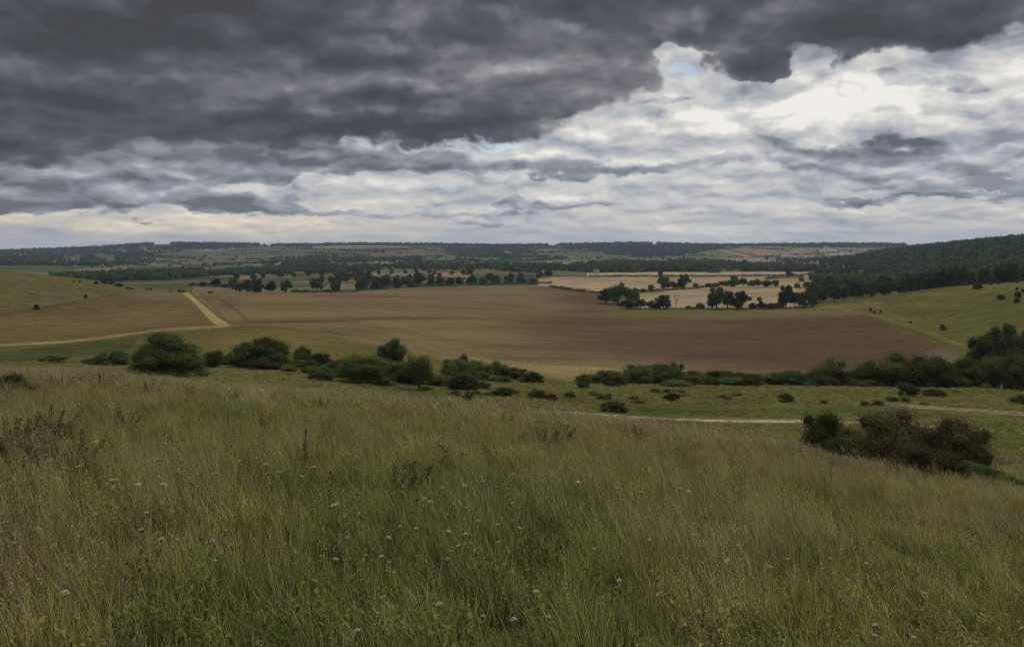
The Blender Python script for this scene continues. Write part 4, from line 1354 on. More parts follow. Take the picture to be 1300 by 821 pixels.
def scatter(name, pts, rots, scl, coll, nproto, seed=0, idx=None, extra=None):
    n = len(pts)
    rng = np.random.default_rng(seed)
    me = bpy.data.meshes.new(name)
    me.vertices.add(n)
    me.vertices.foreach_set('co', np.ascontiguousarray(pts, np.float32).ravel())
    add_attr(me, 'rot', rots, 'FLOAT_VECTOR')
    add_attr(me, 'scl', scl, 'FLOAT_VECTOR')
    add_attr(me, 'idx', rng.integers(0, nproto, n) if idx is None else idx, 'INT')
    if extra is not None:
        add_attr(me, 'tint', extra, 'FLOAT')
    o = link(name, me)
    g = bpy.data.node_groups.new(name, 'GeometryNodeTree')
    g.interface.new_socket('Geometry', in_out='INPUT', socket_type='NodeSocketGeometry')
    g.interface.new_socket('Geometry', in_out='OUTPUT', socket_type='NodeSocketGeometry')
    gi, go = g.nodes.new('NodeGroupInput'), g.nodes.new('NodeGroupOutput')
    iop = g.nodes.new('GeometryNodeInstanceOnPoints')
    ci = g.nodes.new('GeometryNodeCollectionInfo')
    ci.inputs['Collection'].default_value = coll
    ci.inputs['Separate Children'].default_value = True
    ci.inputs['Reset Children'].default_value = True

    def attr(nm, ty):
        a = g.nodes.new('GeometryNodeInputNamedAttribute')
        a.data_type = ty
        a.inputs['Name'].default_value = nm
        return a.outputs[0]
    L = g.links.new
    L(gi.outputs[0], iop.inputs['Points'])
    L(ci.outputs[0], iop.inputs['Instance'])
    iop.inputs['Pick Instance'].default_value = True
    L(attr('idx', 'INT'), iop.inputs['Instance Index'])
    e2r = g.nodes.new('FunctionNodeEulerToRotation')
    L(attr('rot', 'FLOAT_VECTOR'), e2r.inputs[0])
    L(e2r.outputs[0], iop.inputs['Rotation'])
    L(attr('scl', 'FLOAT_VECTOR'), iop.inputs['Scale'])
    L(iop.outputs[0], go.inputs[0])
    md = o.modifiers.new('scatter', 'NODES')
    md.node_group = g
    return o


def wood(name, label, polys, n, h, ymin, ymax, seed, v_jit=0.0):
    """trees packed over the ground seen inside the outlines"""
    pts, scl, rot = [], [], []
    areas = []
    for p in polys:
        a = 0
        for i in range(len(p)):
            a += p[i - 1][0] * p[i][1] - p[i][0] * p[i - 1][1]
        areas.append(abs(a) / 2)
    tot = sum(areas)
    for p, a in zip(polys, areas):
        for _ in range(int(n * a / tot)):
            u, v = pick_in(p)
            u, v = u + rr.gauss(0, 7), v + rr.gauss(0, 0.6)
            if vnoise(np.array([u / 14.0]), np.array([v / 2.6]), 21)[0] < 0.26 and ymax > 4000:
                continue
            x, y, z = at(u, v, ymin, ymax)
            if y > ymax * 0.99:
                continue
            hh = rr.uniform(*h)
            pts.append((x, y, z - hh * 0.12))
            w = hh * rr.uniform(0.9, 1.35)
            scl.append((w, w, hh))
            rot.append((0, 0, rr.random() * 6.28))
    o = scatter(name, np.array(pts), np.array(rot), np.array(scl), wood_protos, 6, seed)
    tag(o, label, 'wood', None, 'stuff')
    return o


def ridge_v(u):
    """row of the ground at the far ridge top"""
    return float(np.interp(u, [0, 100, 200, 300, 450, 650, 850, 1000, 1100], [320, 317, 311.5, 311, 311, 312.2, 311.4, 311, 310.8]))


def ridge_line(y0, y1, n, h, uu=(-20, 1150), gap=None):
    pts, scl, rot = [], [], []
    for _ in range(n):
        u = rr.uniform(*uu)
        if gap and gap(u):
            continue
        x, y, z = ground_at(u, rr.uniform(y0, y1))
        hh = rr.uniform(*h)
        w = hh * rr.uniform(0.9, 1.5)
        pts.append((x, y, z - hh * 0.1))
        scl.append((w, w, hh))
        rot.append((0, 0, rr.random() * 6.28))
    return pts, rot, scl


p_, r_, s_ = ridge_line(5050, 5700, 4200, (8, 21), gap=lambda u: vnoise(np.array([u / 26.0]), np.array([0.5]), 3)[0] < 0.22)
o = scatter('ridge_wood', np.array(p_), np.array(r_), np.array(s_), wood_protos, 6, 1)
tag(o, 'dark strip of woodland along the top of the far ridge', 'wood', None, 'stuff')

wood('hillside_wood', 'dark wood covering the far hillside at the left', [[(-20, 320), (60, 320), (150, 315), (230, 312), (230, 318), (205, 322), (150, 332), (60, 334), (-20, 333)],
     [(-20, 337), (60, 336), (120, 334), (190, 332), (160, 338), (60, 343), (-20, 344)], [(230, 312), (400, 311.5), (395, 314), (300, 316), (230, 318)]], 2300, (9, 15), 2500, 6500, 2)
wood('hillside_wood', 'far wood on the ridge slope right above centre', [[(570, 314), (655, 313), (672, 318), (655, 325), (640, 327), (600, 327), (575, 323)], [(690, 312.5), (800, 312.5), (800, 318), (770, 320), (700, 315)]], 1500, (11, 17), 3000, 6500, 3)
wood('hillside_wood', 'long dark wood on the far slope right of centre', [[(800, 312.5), (940, 311.8), (908, 317), (870, 323), (830, 327), (806, 326), (770, 321)], [(940, 311.5), (1130, 311), (1130, 315), (1080, 314), (1040, 315), (985, 312.8)]], 2000, (11, 17), 3000, 6500, 4)
wood('valley_wood', 'low dark wood in the valley beyond the left hill', [[(62, 355), (100, 352.5), (150, 350), (230, 348), (253, 347), (256, 352), (200, 355), (150, 356), (95, 358)]], 900, (9, 14), 1000, 3500, 5)
wood('valley_wood', 'belt of far woodland left of the green fields', [[(262, 350), (300, 345), (360, 340), (400, 338), (470, 341), (470, 346), (400, 348), (330, 349)], [(330, 333), (400, 330), (470, 329), (530, 329), (540, 332), (460, 333), (400, 335), (350, 339)]], 1500, (9, 13), 1500, 5000, 6)
wood('valley_wood', 'dense dark wood behind the upper tan field', [[(720, 343), (740, 338), (780, 333.5), (830, 335), (880, 337.5), (930, 338), (1000, 339), (1030, 341), (1025, 344.6), (900, 344.6), (740, 346)]], 2300, (10, 15), 1500, 4500, 7)
wood('valley_wood', 'scattered far trees and hedges on the valley side right of centre', [[(845, 329), (900, 331), (940, 334), (920, 337), (860, 335)], [(990, 330), (1080, 328), (1120, 330), (1120, 336), (1060, 333), (1000, 334)]], 420, (8, 13), 1800, 5500, 8)
wood('valley_wood', 'scattered far trees on the valley floor left of centre', [[(480, 329), (640, 325), (740, 328), (740, 331), (600, 328), (500, 332)], [(500, 341), (560, 335), (640, 336), (735, 341), (735, 345), (640, 343), (560, 344)], [(380, 333), (395, 326), (480, 327), (440, 332)]], 620, (8, 13), 1500, 5500, 9)


# wooded hill at the right
def wooded_hill():
    pts, scl, rot = [], [], []
    n = 0
    while n < 9000:
        u = rr.uniform(1040, 1480)
        Y = math.exp(rr.uniform(math.log(930), math.log(2700)))
        lim = 1100 + max(0, (1500 - Y)) * 0.02
        if Y < 1150:
            lim = 1040
        if Y > 1150 and u < lim + 28 * (vnoise(np.array([Y / 110.0]), np.array([1.5]), 5)[0] - 0.5):
            if rr.random() < 0.93:
                continue
        x, y, z = ground_at(u, Y)
        hh = rr.choice([rr.uniform(9, 14), rr.uniform(12, 17), rr.uniform(14, 19)])
        w = hh * rr.uniform(0.9, 1.35)
        pts.append((x, y, z - hh * 0.1))
        scl.append((w, w, hh))
        rot.append((0, 0, rr.random() * 6.28))
        n += 1
    o = scatter('wooded_hill', np.array(pts), np.array(rot), np.array(scl), wood_protos, 6, 12)
    tag(o, 'dense wood covering the high hill at the right', 'wood', None, 'stuff')


wooded_hill()


def far_hedges():
    pts, scl, rot = [], [], []
    hr = random.Random(31)
    for k in range(75):
        v = hr.choice([hr.uniform(313, 330), hr.uniform(318, 345)])
        u0 = hr.uniform(-20, 1080)
        L = hr.uniform(20, 110)
        sl = hr.uniform(-0.06, 0.06)
        if (740 < u0 + L / 2 < 1040 and v > 343) or (900 < u0 + L / 2 and v < 327 and k % 3):
            continue
        n = int(L * 0.9)
        dens = hr.uniform(0.4, 1.0)
        for i in range(n):
            if hr.random() > dens:
                continue
            u = u0 + L * i / n
            if u > 1085:
                break
            x, y, z = at(u, v + sl * (u - u0) + hr.uniform(-.15, .15), 1300, 6800)
            hh = hr.uniform(3.5, 9.5)
            pts.append((x, y, z - 0.5))
            w = hh * hr.uniform(1.0, 1.9)
            scl.append((w, w, hh))
            rot.append((0, 0, hr.random() * 6.28))
    for k in range(700):
        u, v = hr.uniform(-20, 1085), 311 + 30 * hr.random() ** 1.2
        if u > 930 and v < 328 and k % 4:
            continue
        x, y, z = at(u, v, 1500, 6800)
        if vnoise(np.array([x / 300.0]), np.array([y / 500.0]), 8)[0] < 0.5:
            continue
        hh = hr.uniform(6, 13)
        pts.append((x, y, z - 0.8))
        w = hh * hr.uniform(1.0, 1.6)
        scl.append((w, w, hh))
        rot.append((0, 0, hr.random() * 6.28))
    o = scatter('far_hedges', np.array(pts), np.array(rot), np.array(scl), wood_protos, 6, 15)
    tag(o, 'tiny hedges and scattered trees over the far patchwork hills', 'hedges', None, 'stuff')


far_hedges()


# ------------------------------------------------------------------ chalk tracks: thin worn strips on the turf
M_CHALK, N_, out_ = mat_new('chalk')
P_ = N_.n('ShaderNodeNewGeometry').outputs['Position']
f_ = N_.noise(P_, 2.2, 6, 0.7)
g_ = N_.noise(N_.vm('ADD', P_, (9, 4, 0)), 0.55, 4, 0.6)
mk = N_.mr(N_.m('ADD', N_.m('MULTIPLY', f_, 0.6), N_.m('MULTIPLY', g_, 0.5)), 0.48, 0.60)
principled(N_, out_, N_.mix(mk, (*C8(92, 84, 56), 1), (*C8(170, 156, 132), 1)), 1.0, 0.0)


def strip(name, pts, width, label, ymin, ymax, lift=0.035):
    P = []
    for (u0, v0), (u1, v1) in zip(pts[:-1], pts[1:]):
        n = max(2, int(abs(u1 - u0) / 2.0))
        for t in np.linspace(0, 1, n, endpoint=False):
            P.append(at(u0 + (u1 - u0) * t, v0 + (v1 - v0) * t, ymin, ymax)[:2])
    P = np.array(P)
    # smooth the line
    for _ in range(6):
        P[1:-1] = (P[:-2] + 2 * P[1:-1] + P[2:]) / 4
    d = np.gradient(P, axis=0)
    d /= np.linalg.norm(d, axis=1)[:, None]
    nrm = np.stack([-d[:, 1], d[:, 0]], 1)
    s = np.arange(len(P))
    rows = []
    K_ = 5
    for j in range(K_ + 1):
        t = j / K_ - 0.5
        w = width * (1 + 0.9 * fbm(s / 9.0, s * 0 + (2 if t > 0 else 7), 3, 14))
        q = P + nrm * (t * w)[:, None]
        z = height(q[:, 0], q[:, 1]) + lift - (0.09 if j in (0, K_) else 0)
        rows.append(np.column_stack([q, z]))
    V = np.stack(rows, 1).reshape(-1, 3)
    n = len(P)
    Q = [(i * (K_ + 1) + j, i * (K_ + 1) + j + 1, (i + 1) * (K_ + 1) + j + 1, (i + 1) * (K_ + 1) + j) for i in range(n - 1) for j in range(K_)]
    o = link(name, mesh_np(name, V, np.array(Q), M_CHALK, True))
    tag(o, label, None, None, 'structure')
    return o


strip('track', [(684, 521), (745, 524.5), (790, 528), (850, 532), (940, 534.5), (1010, 534), (1110, 537), (1180, 541), (1250, 548)], 1.5, 'worn chalk track crossing the shelf below the meadow', 55, 100)
strip('track', [(846, 533.5), (900, 534.5), (1000, 535.5), (1050, 535)], 1.6, 'broad bare patch of the chalk track', 55, 100, 0.05)
strip('track', [(1118, 513.5), (1180, 516), (1240, 520), (1290, 524), (1345, 527)], 0.45, 'upper wheel line of the chalk track at the right', 60, 130)
strip('track', [(1150, 517), (1200, 519.5), (1240, 523), (1290, 527), (1345, 530)], 0.45, 'lower wheel line of the chalk track at the right', 60, 130)


# ------------------------------------------------------------------ waymark post
def box(cx, cy, cz, sx, sy, sz, bev=0.0):
    bm_v = np.array([(x, y, z) for z in (-1, 1) for y in (-1, 1) for x in (-1, 1)], float) * (sx / 2, sy / 2, sz / 2) + (cx, cy, cz)
    q = np.array([(0, 2, 3, 1), (4, 5, 7, 6), (0, 1, 5, 4), (2, 6, 7, 3), (1, 3, 7, 5), (0, 4, 6, 2)])
    return bm_v, q


x, y, z = at(1270, 513, 60, 130)
k = y / F
r = link('waymark_post', None)
r.location = (x, y, z)
r.rotation_euler = (0.03, 0.03, 0.2)
H_ = 25 * k
tag(r, 'weathered wooden waymark post standing in front of the trees at the right edge', 'post')
V1, Q1 = box(0, 0, H_ * 0.5, 0.11, 0.11, H_)
V1[4:, 2] += np.array([0.0, 0.0, 0.03, 0.03])
link('post', mesh_np('post', V1, Q1, M_POST), r)
V1, Q1 = box(0.01, -0.085, H_ * 0.76, 0.20, 0.03, H_ * 0.42)
link('sign_board', mesh_np('sign_board', V1, Q1, plain_mat('pale_board', (0.28, 0.27, 0.25), 0.8, 0.2, 12)), r)

# ------------------------------------------------------------------ far buildings
M_WALLP = plain_mat('pale_wall', (0.40, 0.385, 0.35), 0.9, 0.05, 0.3)
M_WALLB = plain_mat('brick_wall', (0.30, 0.20, 0.15), 0.9, 0.1, 0.3)
M_ROOFG = plain_mat('grey_roof', (0.36, 0.37, 0.38), 0.8, 0.08, 0.3)
M_ROOFR = plain_mat('tile_roof', (0.22, 0.13, 0.10), 0.8, 0.1, 0.3)


def building(u, v, L, W, Hh, rot, wall, roof, label, cat, name, ymin=1200, ymax=6500, group=None):
    x, y, z = at(u, v, ymin, ymax)
    r = link(name, None)
    r.location = (x, y, z - 0.4)
    r.rotation_euler = (0, 0, rot)
    tag(r, label, cat, group)
    V, Q = box(0, 0, Hh / 2, L, W, Hh)
    link('wall', mesh_np('wall', V, Q, wall), r)
    h2 = Hh + W * 0.32
    o_ = 0.6
    V = np.array([(-L / 2 - o_, -W / 2 - o_, Hh - .2), (L / 2 + o_, -W / 2 - o_, Hh - .2), (L / 2 + o_, W / 2 + o_, Hh - .2), (-L / 2 - o_, W / 2 + o_, Hh - .2),
                  (-L / 2 - o_, 0, h2), (L / 2 + o_, 0, h2)], float)
    me = bpy.data.meshes.new('roof')
    me.from_pydata([tuple(p) for p in V], [], [(0, 1, 5, 4), (2, 3, 4, 5), (0, 4, 3), (1, 2, 5), (0, 3, 2, 1)])
    me.materials.append(roof)
    link('roof', me, r)
    return r


for (u, v, L, W, Hh, ro, wl, rf, lb, ct, nm) in [
    (999, 327.5, 46, 18, 6, 0.1, M_WALLP, M_ROOFG, 'long pale shed below the brown hillside field, left one of the far sheds', 'shed', 'farm_shed'),
    (1008, 328, 30, 16, 6, -0.1, M_WALLB, M_ROOFG, 'short grey shed right beside the leftmost far shed', 'shed', 'farm_shed'),
    (1032, 329.5, 60, 18, 5, 0.05, M_WALLP, M_ROOFG, 'longest pale low shed on the valley side right of centre', 'shed', 'farm_shed'),
    (1058, 326, 40, 22, 7, 0.0, M_WALLP, M_ROOFG, 'pale shed under the yellow-green far field', 'shed', 'farm_shed'),
    (1068, 326.5, 34, 18, 7, 0.3, M_WALLP, M_ROOFG, 'pale shed furthest right on the valley side', 'shed', 'farm_shed'),
    (1073, 343.4, 13, 9, 5.5, 0.2, M_WALLP, M_ROOFG, 'white house at the left of the tiny pair among the dark trees', 'house', 'house'),
    (1082, 343, 13, 9, 5.5, -0.2, M_WALLP, M_ROOFG, 'white house at the right of the tiny pair among the dark trees', 'house', 'house'),
    (697, 334.8, 14, 9, 5, 0.1, M_WALLP, M_ROOFG, 'pale cottage among the far trees right above centre', 'house', 'house'),
    (719, 338.3, 20, 11, 6, 0.4, M_WALLP, M_ROOFG, 'pale farmhouse at the left tip of the dense dark wood', 'house', 'house'),
    (757, 347.2, 10, 8, 5, 0.0, M_WALLP, M_ROOFR, 'small pale hut at the foot of the dense dark wood', 'house', 'house'),
    (674, 333.2, 12, 8, 5, 0.0, M_WALLP, M_ROOFR, 'tiny cottage left of the others on the far green strip', 'house', 'house'),
    (358, 336.5, 16, 10, 6, 0.0, M_WALLP, M_ROOFG, 'pale house among the trees left of centre', 'house', 'house'),
    (380, 350.8, 14, 10, 5, 0.3, M_WALLB, M_ROOFR, 'brick house between the far trees left of centre', 'house', 'house'),
]:
    building(u, v, L, W, Hh, ro, wl, rf, lb, ct, nm)


# ------------------------------------------------------------------ meadow
def grass_mat():
    m, N, out = mat_new('grass_blades')
    tone = N.n('ShaderNodeAttribute', attribute_name='tone').outputs['Fac']        # 0 green leaf .. 1 straw stem / seed head
    oi = N.n('ShaderNodeObjectInfo').outputs['Random']
    tint = N.n('ShaderNodeAttribute', attribute_name='tint', attribute_type='INSTANCER').outputs['Fac']   # brownness of the patch
    g = N.mix(oi, (0.190, 0.220, 0.046, 1), (0.370, 0.335, 0.090, 1))
    g = N.mix(N.mr(tint, 0.0, 0.45, 0.75, 0.0), g, (0.150, 0.195, 0.042, 1))
    g = N.mix(N.mr(tint, 0.45, 1.0, 0.0, 0.75), g, (0.215, 0.178, 0.080, 1))
    s = N.mix(oi, (0.50, 0.43, 0.25, 1), (0.40, 0.31, 0.18, 1))
    s = N.mix(N.m('MULTIPLY', tint, 0.6), s, (0.32, 0.24, 0.155, 1))
    sh = N.n('ShaderNodeAttribute', attribute_name='shade').outputs['Fac']
    c = N.vm('SCALE', N.mix(tone, g, s), N.m('MULTIPLY', sh, N.mr(N.m('FRACT', N.m('MULTIPLY', oi, 17.31)), 0, 1, 0.45, 1.45, False)))
    d = N.n('ShaderNodeBsdfDiffuse')
    N.set(d.inputs['Color'], c)
    tr = N.n('ShaderNodeBsdfTranslucent')
    N.set(tr.inputs['Color'], c)
    mx = N.n('ShaderNodeMixShader')
    mx.inputs[0].default_value = 0.42
    N.t.links.new(d.outputs[0], mx.inputs[1])
    N.t.links.new(tr.outputs[0], mx.inputs[2])
    N.t.links.new(mx.outputs[0], out.inputs[0])
    return m


M_GRASS = grass_mat()


SHADE = []


def blades(rng, n, h, w, rad, lean, curve, tone, segs=3, wind=(-0.12, 0.0)):
    """ribbons: n blades rooted in a disc"""
    a = rng.random(n) * 6.283
    rr_ = rad * np.sqrt(rng.random(n))
    base = np.stack([np.cos(a) * rr_, np.sin(a) * rr_, np.full(n, -0.03)], 1)
    H = h * rng.uniform(0.55, 1.15, n)
    la = a + rng.normal(size=n) * 0.9
    ln = lean * rng.uniform(0.2, 1.3, n)
    d = np.stack([np.cos(la) * ln + wind[0], np.sin(la) * ln + wind[1]], 1)
    yaw = rng.random(n) * 3.14
    side = np.stack([np.cos(yaw), np.sin(yaw), np.zeros(n)], 1)
    W = w * rng.uniform(0.6, 1.3, n)
    V = []
    for s in range(segs + 1):
        t = s / segs
        bend = t ** (1.0 + curve)
        p = base.copy()
        p[:, :2] += d * (H * bend)[:, None]
        p[:, 2] += H * (t - 0.25 * (ln + 0.1) * t * t)
        ww = W * (1.0 - t * 0.92)
        V.append(p - side * ww[:, None] / 2)
        V.append(p + side * ww[:, None] / 2)
    V = np.stack(V, 1)                      # n, 2(segs+1), 3
    k = 2 * (segs + 1)
    Q = []
    o = np.arange(n) * k
    for s in range(segs):
        Q.append(np.stack([o + 2 * s, o + 2 * s + 1, o + 2 * s + 3, o + 2 * s + 2], 1))
    tn = tone if np.ndim(tone) else np.full(n, tone)
    tips = (V[:, -1] + V[:, -2]) / 2
    SHADE.append(np.repeat(np.clip(rng.normal(1.0, 0.48, n), 0.3, 2.2), k))
    return V.reshape(-1, 3), np.concatenate(Q), np.repeat(tn, k), tips


def tuft(seed, kind, far):
    rng = np.random.default_rng(seed)
    parts, tones, shades = [], [], []
    SHADE.clear()

    def addp(V, Q, t):
        parts.append((V, Q))
        tones.append(t)
        shades.append(SHADE.pop() if SHADE else np.full(len(V), rng.uniform(0.8, 1.3)))
    wf = 2.0 if far else 1.0
    nf = 0.5 if far else 1.0
    if kind == 'green':
        V, Q, t, _ = blades(rng, int(40 * nf), 0.34, 0.0105 * wf, 0.13, 0.42, 0.9, np.clip(rng.normal(0.10, 0.16, int(40 * nf)), 0, 1))
        addp(V, Q, t)
        V, Q, t, _ = blades(rng, int(10 * nf), 0.48, 0.0065 * wf, 0.15, 0.25, 0.6, 0.35)
        addp(V, Q, t)
    if kind in ('straw', 'mixed', 'seed'):
        n0 = int((34 if kind != 'seed' else 18) * nf)
        V, Q, t, _ = blades(rng, n0, 0.30, 0.0092 * wf, 0.14, 0.42, 0.9, np.clip(rng.normal(0.35 if kind == 'straw' else 0.18, 0.2, n0), 0, 1))
        addp(V, Q, t)
        n1 = int((14 if kind == 'straw' else 8) * nf) + 1
        V, Q, t, tips = blades(rng, n1, 0.60, 0.0042 * wf, 0.12, 0.26, 1.1, 0.70, 4, (-0.34, 0.0))
        addp(V, Q, t)
        # seed heads
        for p in tips:
            m = 7 if not far else 3
            L = rng.uniform(0.06, 0.12)
            c = p + np.outer(np.linspace(-L, 0.01, m), (-0.25, 0, 0.95)) + rng.normal(size=(m, 3)) * 0.006
            V, Q = leaves(rng, c, np.tile([0, -1, 0.1], (m, 1)), (0.008 if not far else 0.018), 0.5, 0.4)
            addp(V, Q, np.full(len(V), rng.uniform(0.7, 1.0)))
    if kind == 'weed':
        V, Q, t, tips = blades(rng, 7, 0.40, 0.006 * wf, 0.10, 0.22, 0.4, 0.25)
        addp(V, Q, t)
        for p in tips:
            m = 16 if not far else 8
            c = p * np.linspace(0.25, 1.0, m)[:, None] + rng.normal(size=(m, 3)) * 0.025
            V, Q = leaves(rng, c, np.tile([0, 0, 1.0], (m, 1)), 0.022 * (1.5 if far else 1), 0.8, 0.45)
            addp(V, Q, np.full(len(V), rng.uniform(0.0, 0.25)))
    V, Q = join(parts)
    me = mesh_np('grass_tuft', V, Q, M_GRASS)
    add_attr(me, 'tone', np.concatenate(tones))
    add_attr(me, 'shade', np.concatenate(shades))
    return me


tuft_coll = bpy.data.collections.new('tuft_protos')
KINDS = ['green', 'green', 'green', 'mixed', 'mixed', 'straw', 'straw', 'seed', 'weed', 'weed']
for i in range(20):
    ob = bpy.data.objects.new('tuft_%02d' % i, tuft(40 + i, KINDS[i % 10], i >= 10))
    tuft_coll.objects.link(ob)
# collection children are instanced in name order: 0-9 near, 10-19 far
IDX = {'green': (0, 1, 2), 'mixed': (3, 4), 'straw': (5, 6), 'seed': (7,), 'weed': (8, 9)}


def meadow():
    rng = np.random.default_rng(3)
    P, S_, I, T = [], [], [], []
    BR = [(2.2, 6, 70, 0), (6, 10, 50, 0), (10, 16, 32, 0), (16, 26, 22, 0), (26, 42, 11, 1), (42, 62, 6.5, 1), (62, 100, 6.0, 1), (100, 165, 2.2, 1)]
    for y0, y1, dens, far in BR:
        a = 0.62
        area = a * (y1 ** 2 - y0 ** 2) + 3 * (y1 - y0)
        n = int(area * dens)
        y = np.sqrt(rng.uniform(y0 ** 2, y1 ** 2, n))
        x = rng.uniform(-1, 1, n) * (a * y + 1.5)
        u = 650 + F * x / y
        patch = fbm(x / 5.0, y / 5.0, 4, 55)           # -.5 .. .5
        patch2 = fbm(x / 1.6, y / 1.6, 3, 56)
        # how straw/brown each spot is: more towards the brow of the meadow and on the left
        brow = np.clip((y - 13) / 22, 0, 1) * (y < 66)
        left = np.clip((330 - u) / 330, 0, 1) * np.clip((y - 6) / 12, 0, 1) * (y < 60)
        tint = np.clip(0.27 + 0.28 * brow + 0.42 * left + 1.5 * patch + 0.4 * patch2, 0, 1)
        tint = np.where(y >= 62, np.clip(0.28 + 1.5 * patch, 0, 1), tint)
        z = height(x, y)
        vv = VH - F * z / y
        keep = np.ones(n, bool)
        # short turf and tracks on the shelf stay open
        turf = (y > 60) & (y < 104) & (u > 520) & (np.abs(vv - 522) < 11)
        keep &= ~(turf & (rng.random(n) < 0.93))
        for pts_, w_ in ((((684, 521), (790, 528), (940, 534.5), (1110, 537), (1250, 548)), 3.0), (((1110, 514), (1240, 522), (1345, 529)), 4.0)):
            tv = np.interp(u, [p[0] for p in pts_], [p[1] for p in pts_])
            keep &= ~((y > 58) & (y < 130) & (u > pts_[0][0]) & (u < pts_[-1][0]) & (np.abs(vv - tv) < w_ * 1.1))
        keep &= ~((y > 110) & (vv < 500) & (u > 560) & (u < 1215) & (y > 150))
        keep &= ~((u < 560) & (y > 108))
        r_ = rng.random(n)
        straw_p = np.clip(0.08 + 0.5 * tint + 0.7 * patch2, 0.04, 0.8)
        weed_p = np.clip(0.16 - 0.9 * patch2 + 0.2 * left, 0.03, 0.7)
        kind = np.where(r_ < straw_p, 1, np.where(r_ < straw_p + (1 - straw_p) * weed_p, 2, 0))
        r2 = rng.random(n)
        idx = np.where(kind == 1, np.where(r2 < 0.35, 3 + rng.integers(0, 2, n), np.where(r2 < 0.75, 5 + rng.integers(0, 2, n), 7)), np.where(kind == 2, 8 + rng.integers(0, 2, n), rng.integers(0, 3, n)))
        idx = idx + 10 * far
        patch3 = fbm(x / 0.45, y / 0.45, 2, 58)
        keep &= rng.random(n) < np.clip(0.92 + 2.2 * patch3 + 0.6 * patch2, 0.10, 1)
        hgt = (1.0 + 0.5 * patch + 0.5 * patch2 + 1.0 * patch3) * rng.uniform(0.75, 1.2, n)
        hgt = hgt * np.interp(y, [0, 8, 18, 34, 62, 100], [0.85, 0.85, 0.85, 0.62, 0.45, 0.45]) * np.where((u > 1050) & (y < 40), 0.72, 1.0)
        wid = rng.uniform(0.85, 1.25, n) * (1.0 if y1 < 27 else (1.6 if y1 < 63 else 1.9))
        P.append(np.column_stack([x, y, z])[keep])
        S_.append(np.column_stack([wid, wid, hgt * (1.25 if 40 > y0 > 11 else 1.1)])[keep])
        I.append(idx[keep])
        T.append(tint[keep])
    P, S_, I, T = np.vstack(P), np.vstack(S_), np.concatenate(I), np.concatenate(T)
    rot = np.column_stack([np.random.default_rng(1).normal(size=(len(P), 2)) * 0.10, np.random.default_rng(2).uniform(-0.7, 0.7, len(P))])
    o = scatter('meadow_grass', P, rot, S_, tuft_coll, 20, 0, I, T)
    tag(o, 'long olive and straw coloured grass with seed heads filling the whole foreground', 'grass', None, 'stuff')
    return len(P)


print('tufts', meadow())

# ------------------------------------------------------------------ flowers, one by one
M_PETAL = plain_mat('white_petals', (0.60, 0.57, 0.46), 0.9, 0.15, 60)
M_STEMG = plain_mat('green_stem', (0.09, 0.10, 0.035), 0.9, 0.2, 20)
M_PURPLE = plain_mat('purple_petals', (0.13, 0.07, 0.14), 0.9, 0.25, 60)
M_SEED = plain_mat('dark_seed_head', (0.030, 0.020, 0.014), 0.95, 0.3, 60)
M_DOCK = plain_mat('rusty_seeds', (0.105, 0.075, 0.040), 0.95, 0.35, 60)


def umbel(seed):
    rng = np.random.default_rng(seed)
    parts = []
    R_ = 0.032
    n = 90
    a, r_ = rng.random(n) * 6.283, R_ * np.sqrt(rng.random(n))
    c = np.stack([np.cos(a) * r_, np.sin(a) * r_, 0.44 + 0.006 - r_ ** 2 * 8 + rng.normal(size=n) * 0.0015], 1)
    V, Q = leaves(rng, c, np.tile([0, 0, 1.0], (n, 1)), 0.0048, 0.35, 0.9)
    head = mesh_np('flower_head', V, Q, M_PETAL)
    parts.append(tube([(0.01, 0, -0.03), (0.005, 0, 0.2), (0, 0, 0.41)], [0.0022, 0.0018, 0.0015], 5))
    for k in range(12):
        t = k * 0.5236
        parts.append(tube([(0, 0, 0.405), (math.cos(t) * 0.024, math.sin(t) * 0.024, 0.437)], [0.0009, 0.0007], 3))
    V, Q = join(parts)
    return head, mesh_np('stem', V, Q, M_STEMG)


def knapweed(seed, mat):
    rng = np.random.default_rng(seed)
    n = 60
    d = rng.normal(size=(n, 3))
    d[:, 2] = np.abs(d[:, 2]) * 0.9
    d /= np.linalg.norm(d, axis=1)[:, None]
    c = d * np.array([0.015, 0.015, 0.013]) + (0, 0, 0.44)
    V, Q = leaves(rng, c, d, 0.0062, 0.5, 0.35)
    V2, Q2 = tube([(0, 0, 0.42), (0, 0, 0.43), (0, 0, 0.445)], [0.004, 0.009, 0.006], 8)
    V, Q = join([(V, Q), (V2, Q2)])
    head = mesh_np('flower_head', V, Q, mat)
    V, Q = join([tube([(0.01, 0, -0.03), (0.004, 0, 0.22), (0, 0, 0.425)], [0.0024, 0.002, 0.0018], 5)])
    return head, mesh_np('stem', V, Q, M_STEMG)


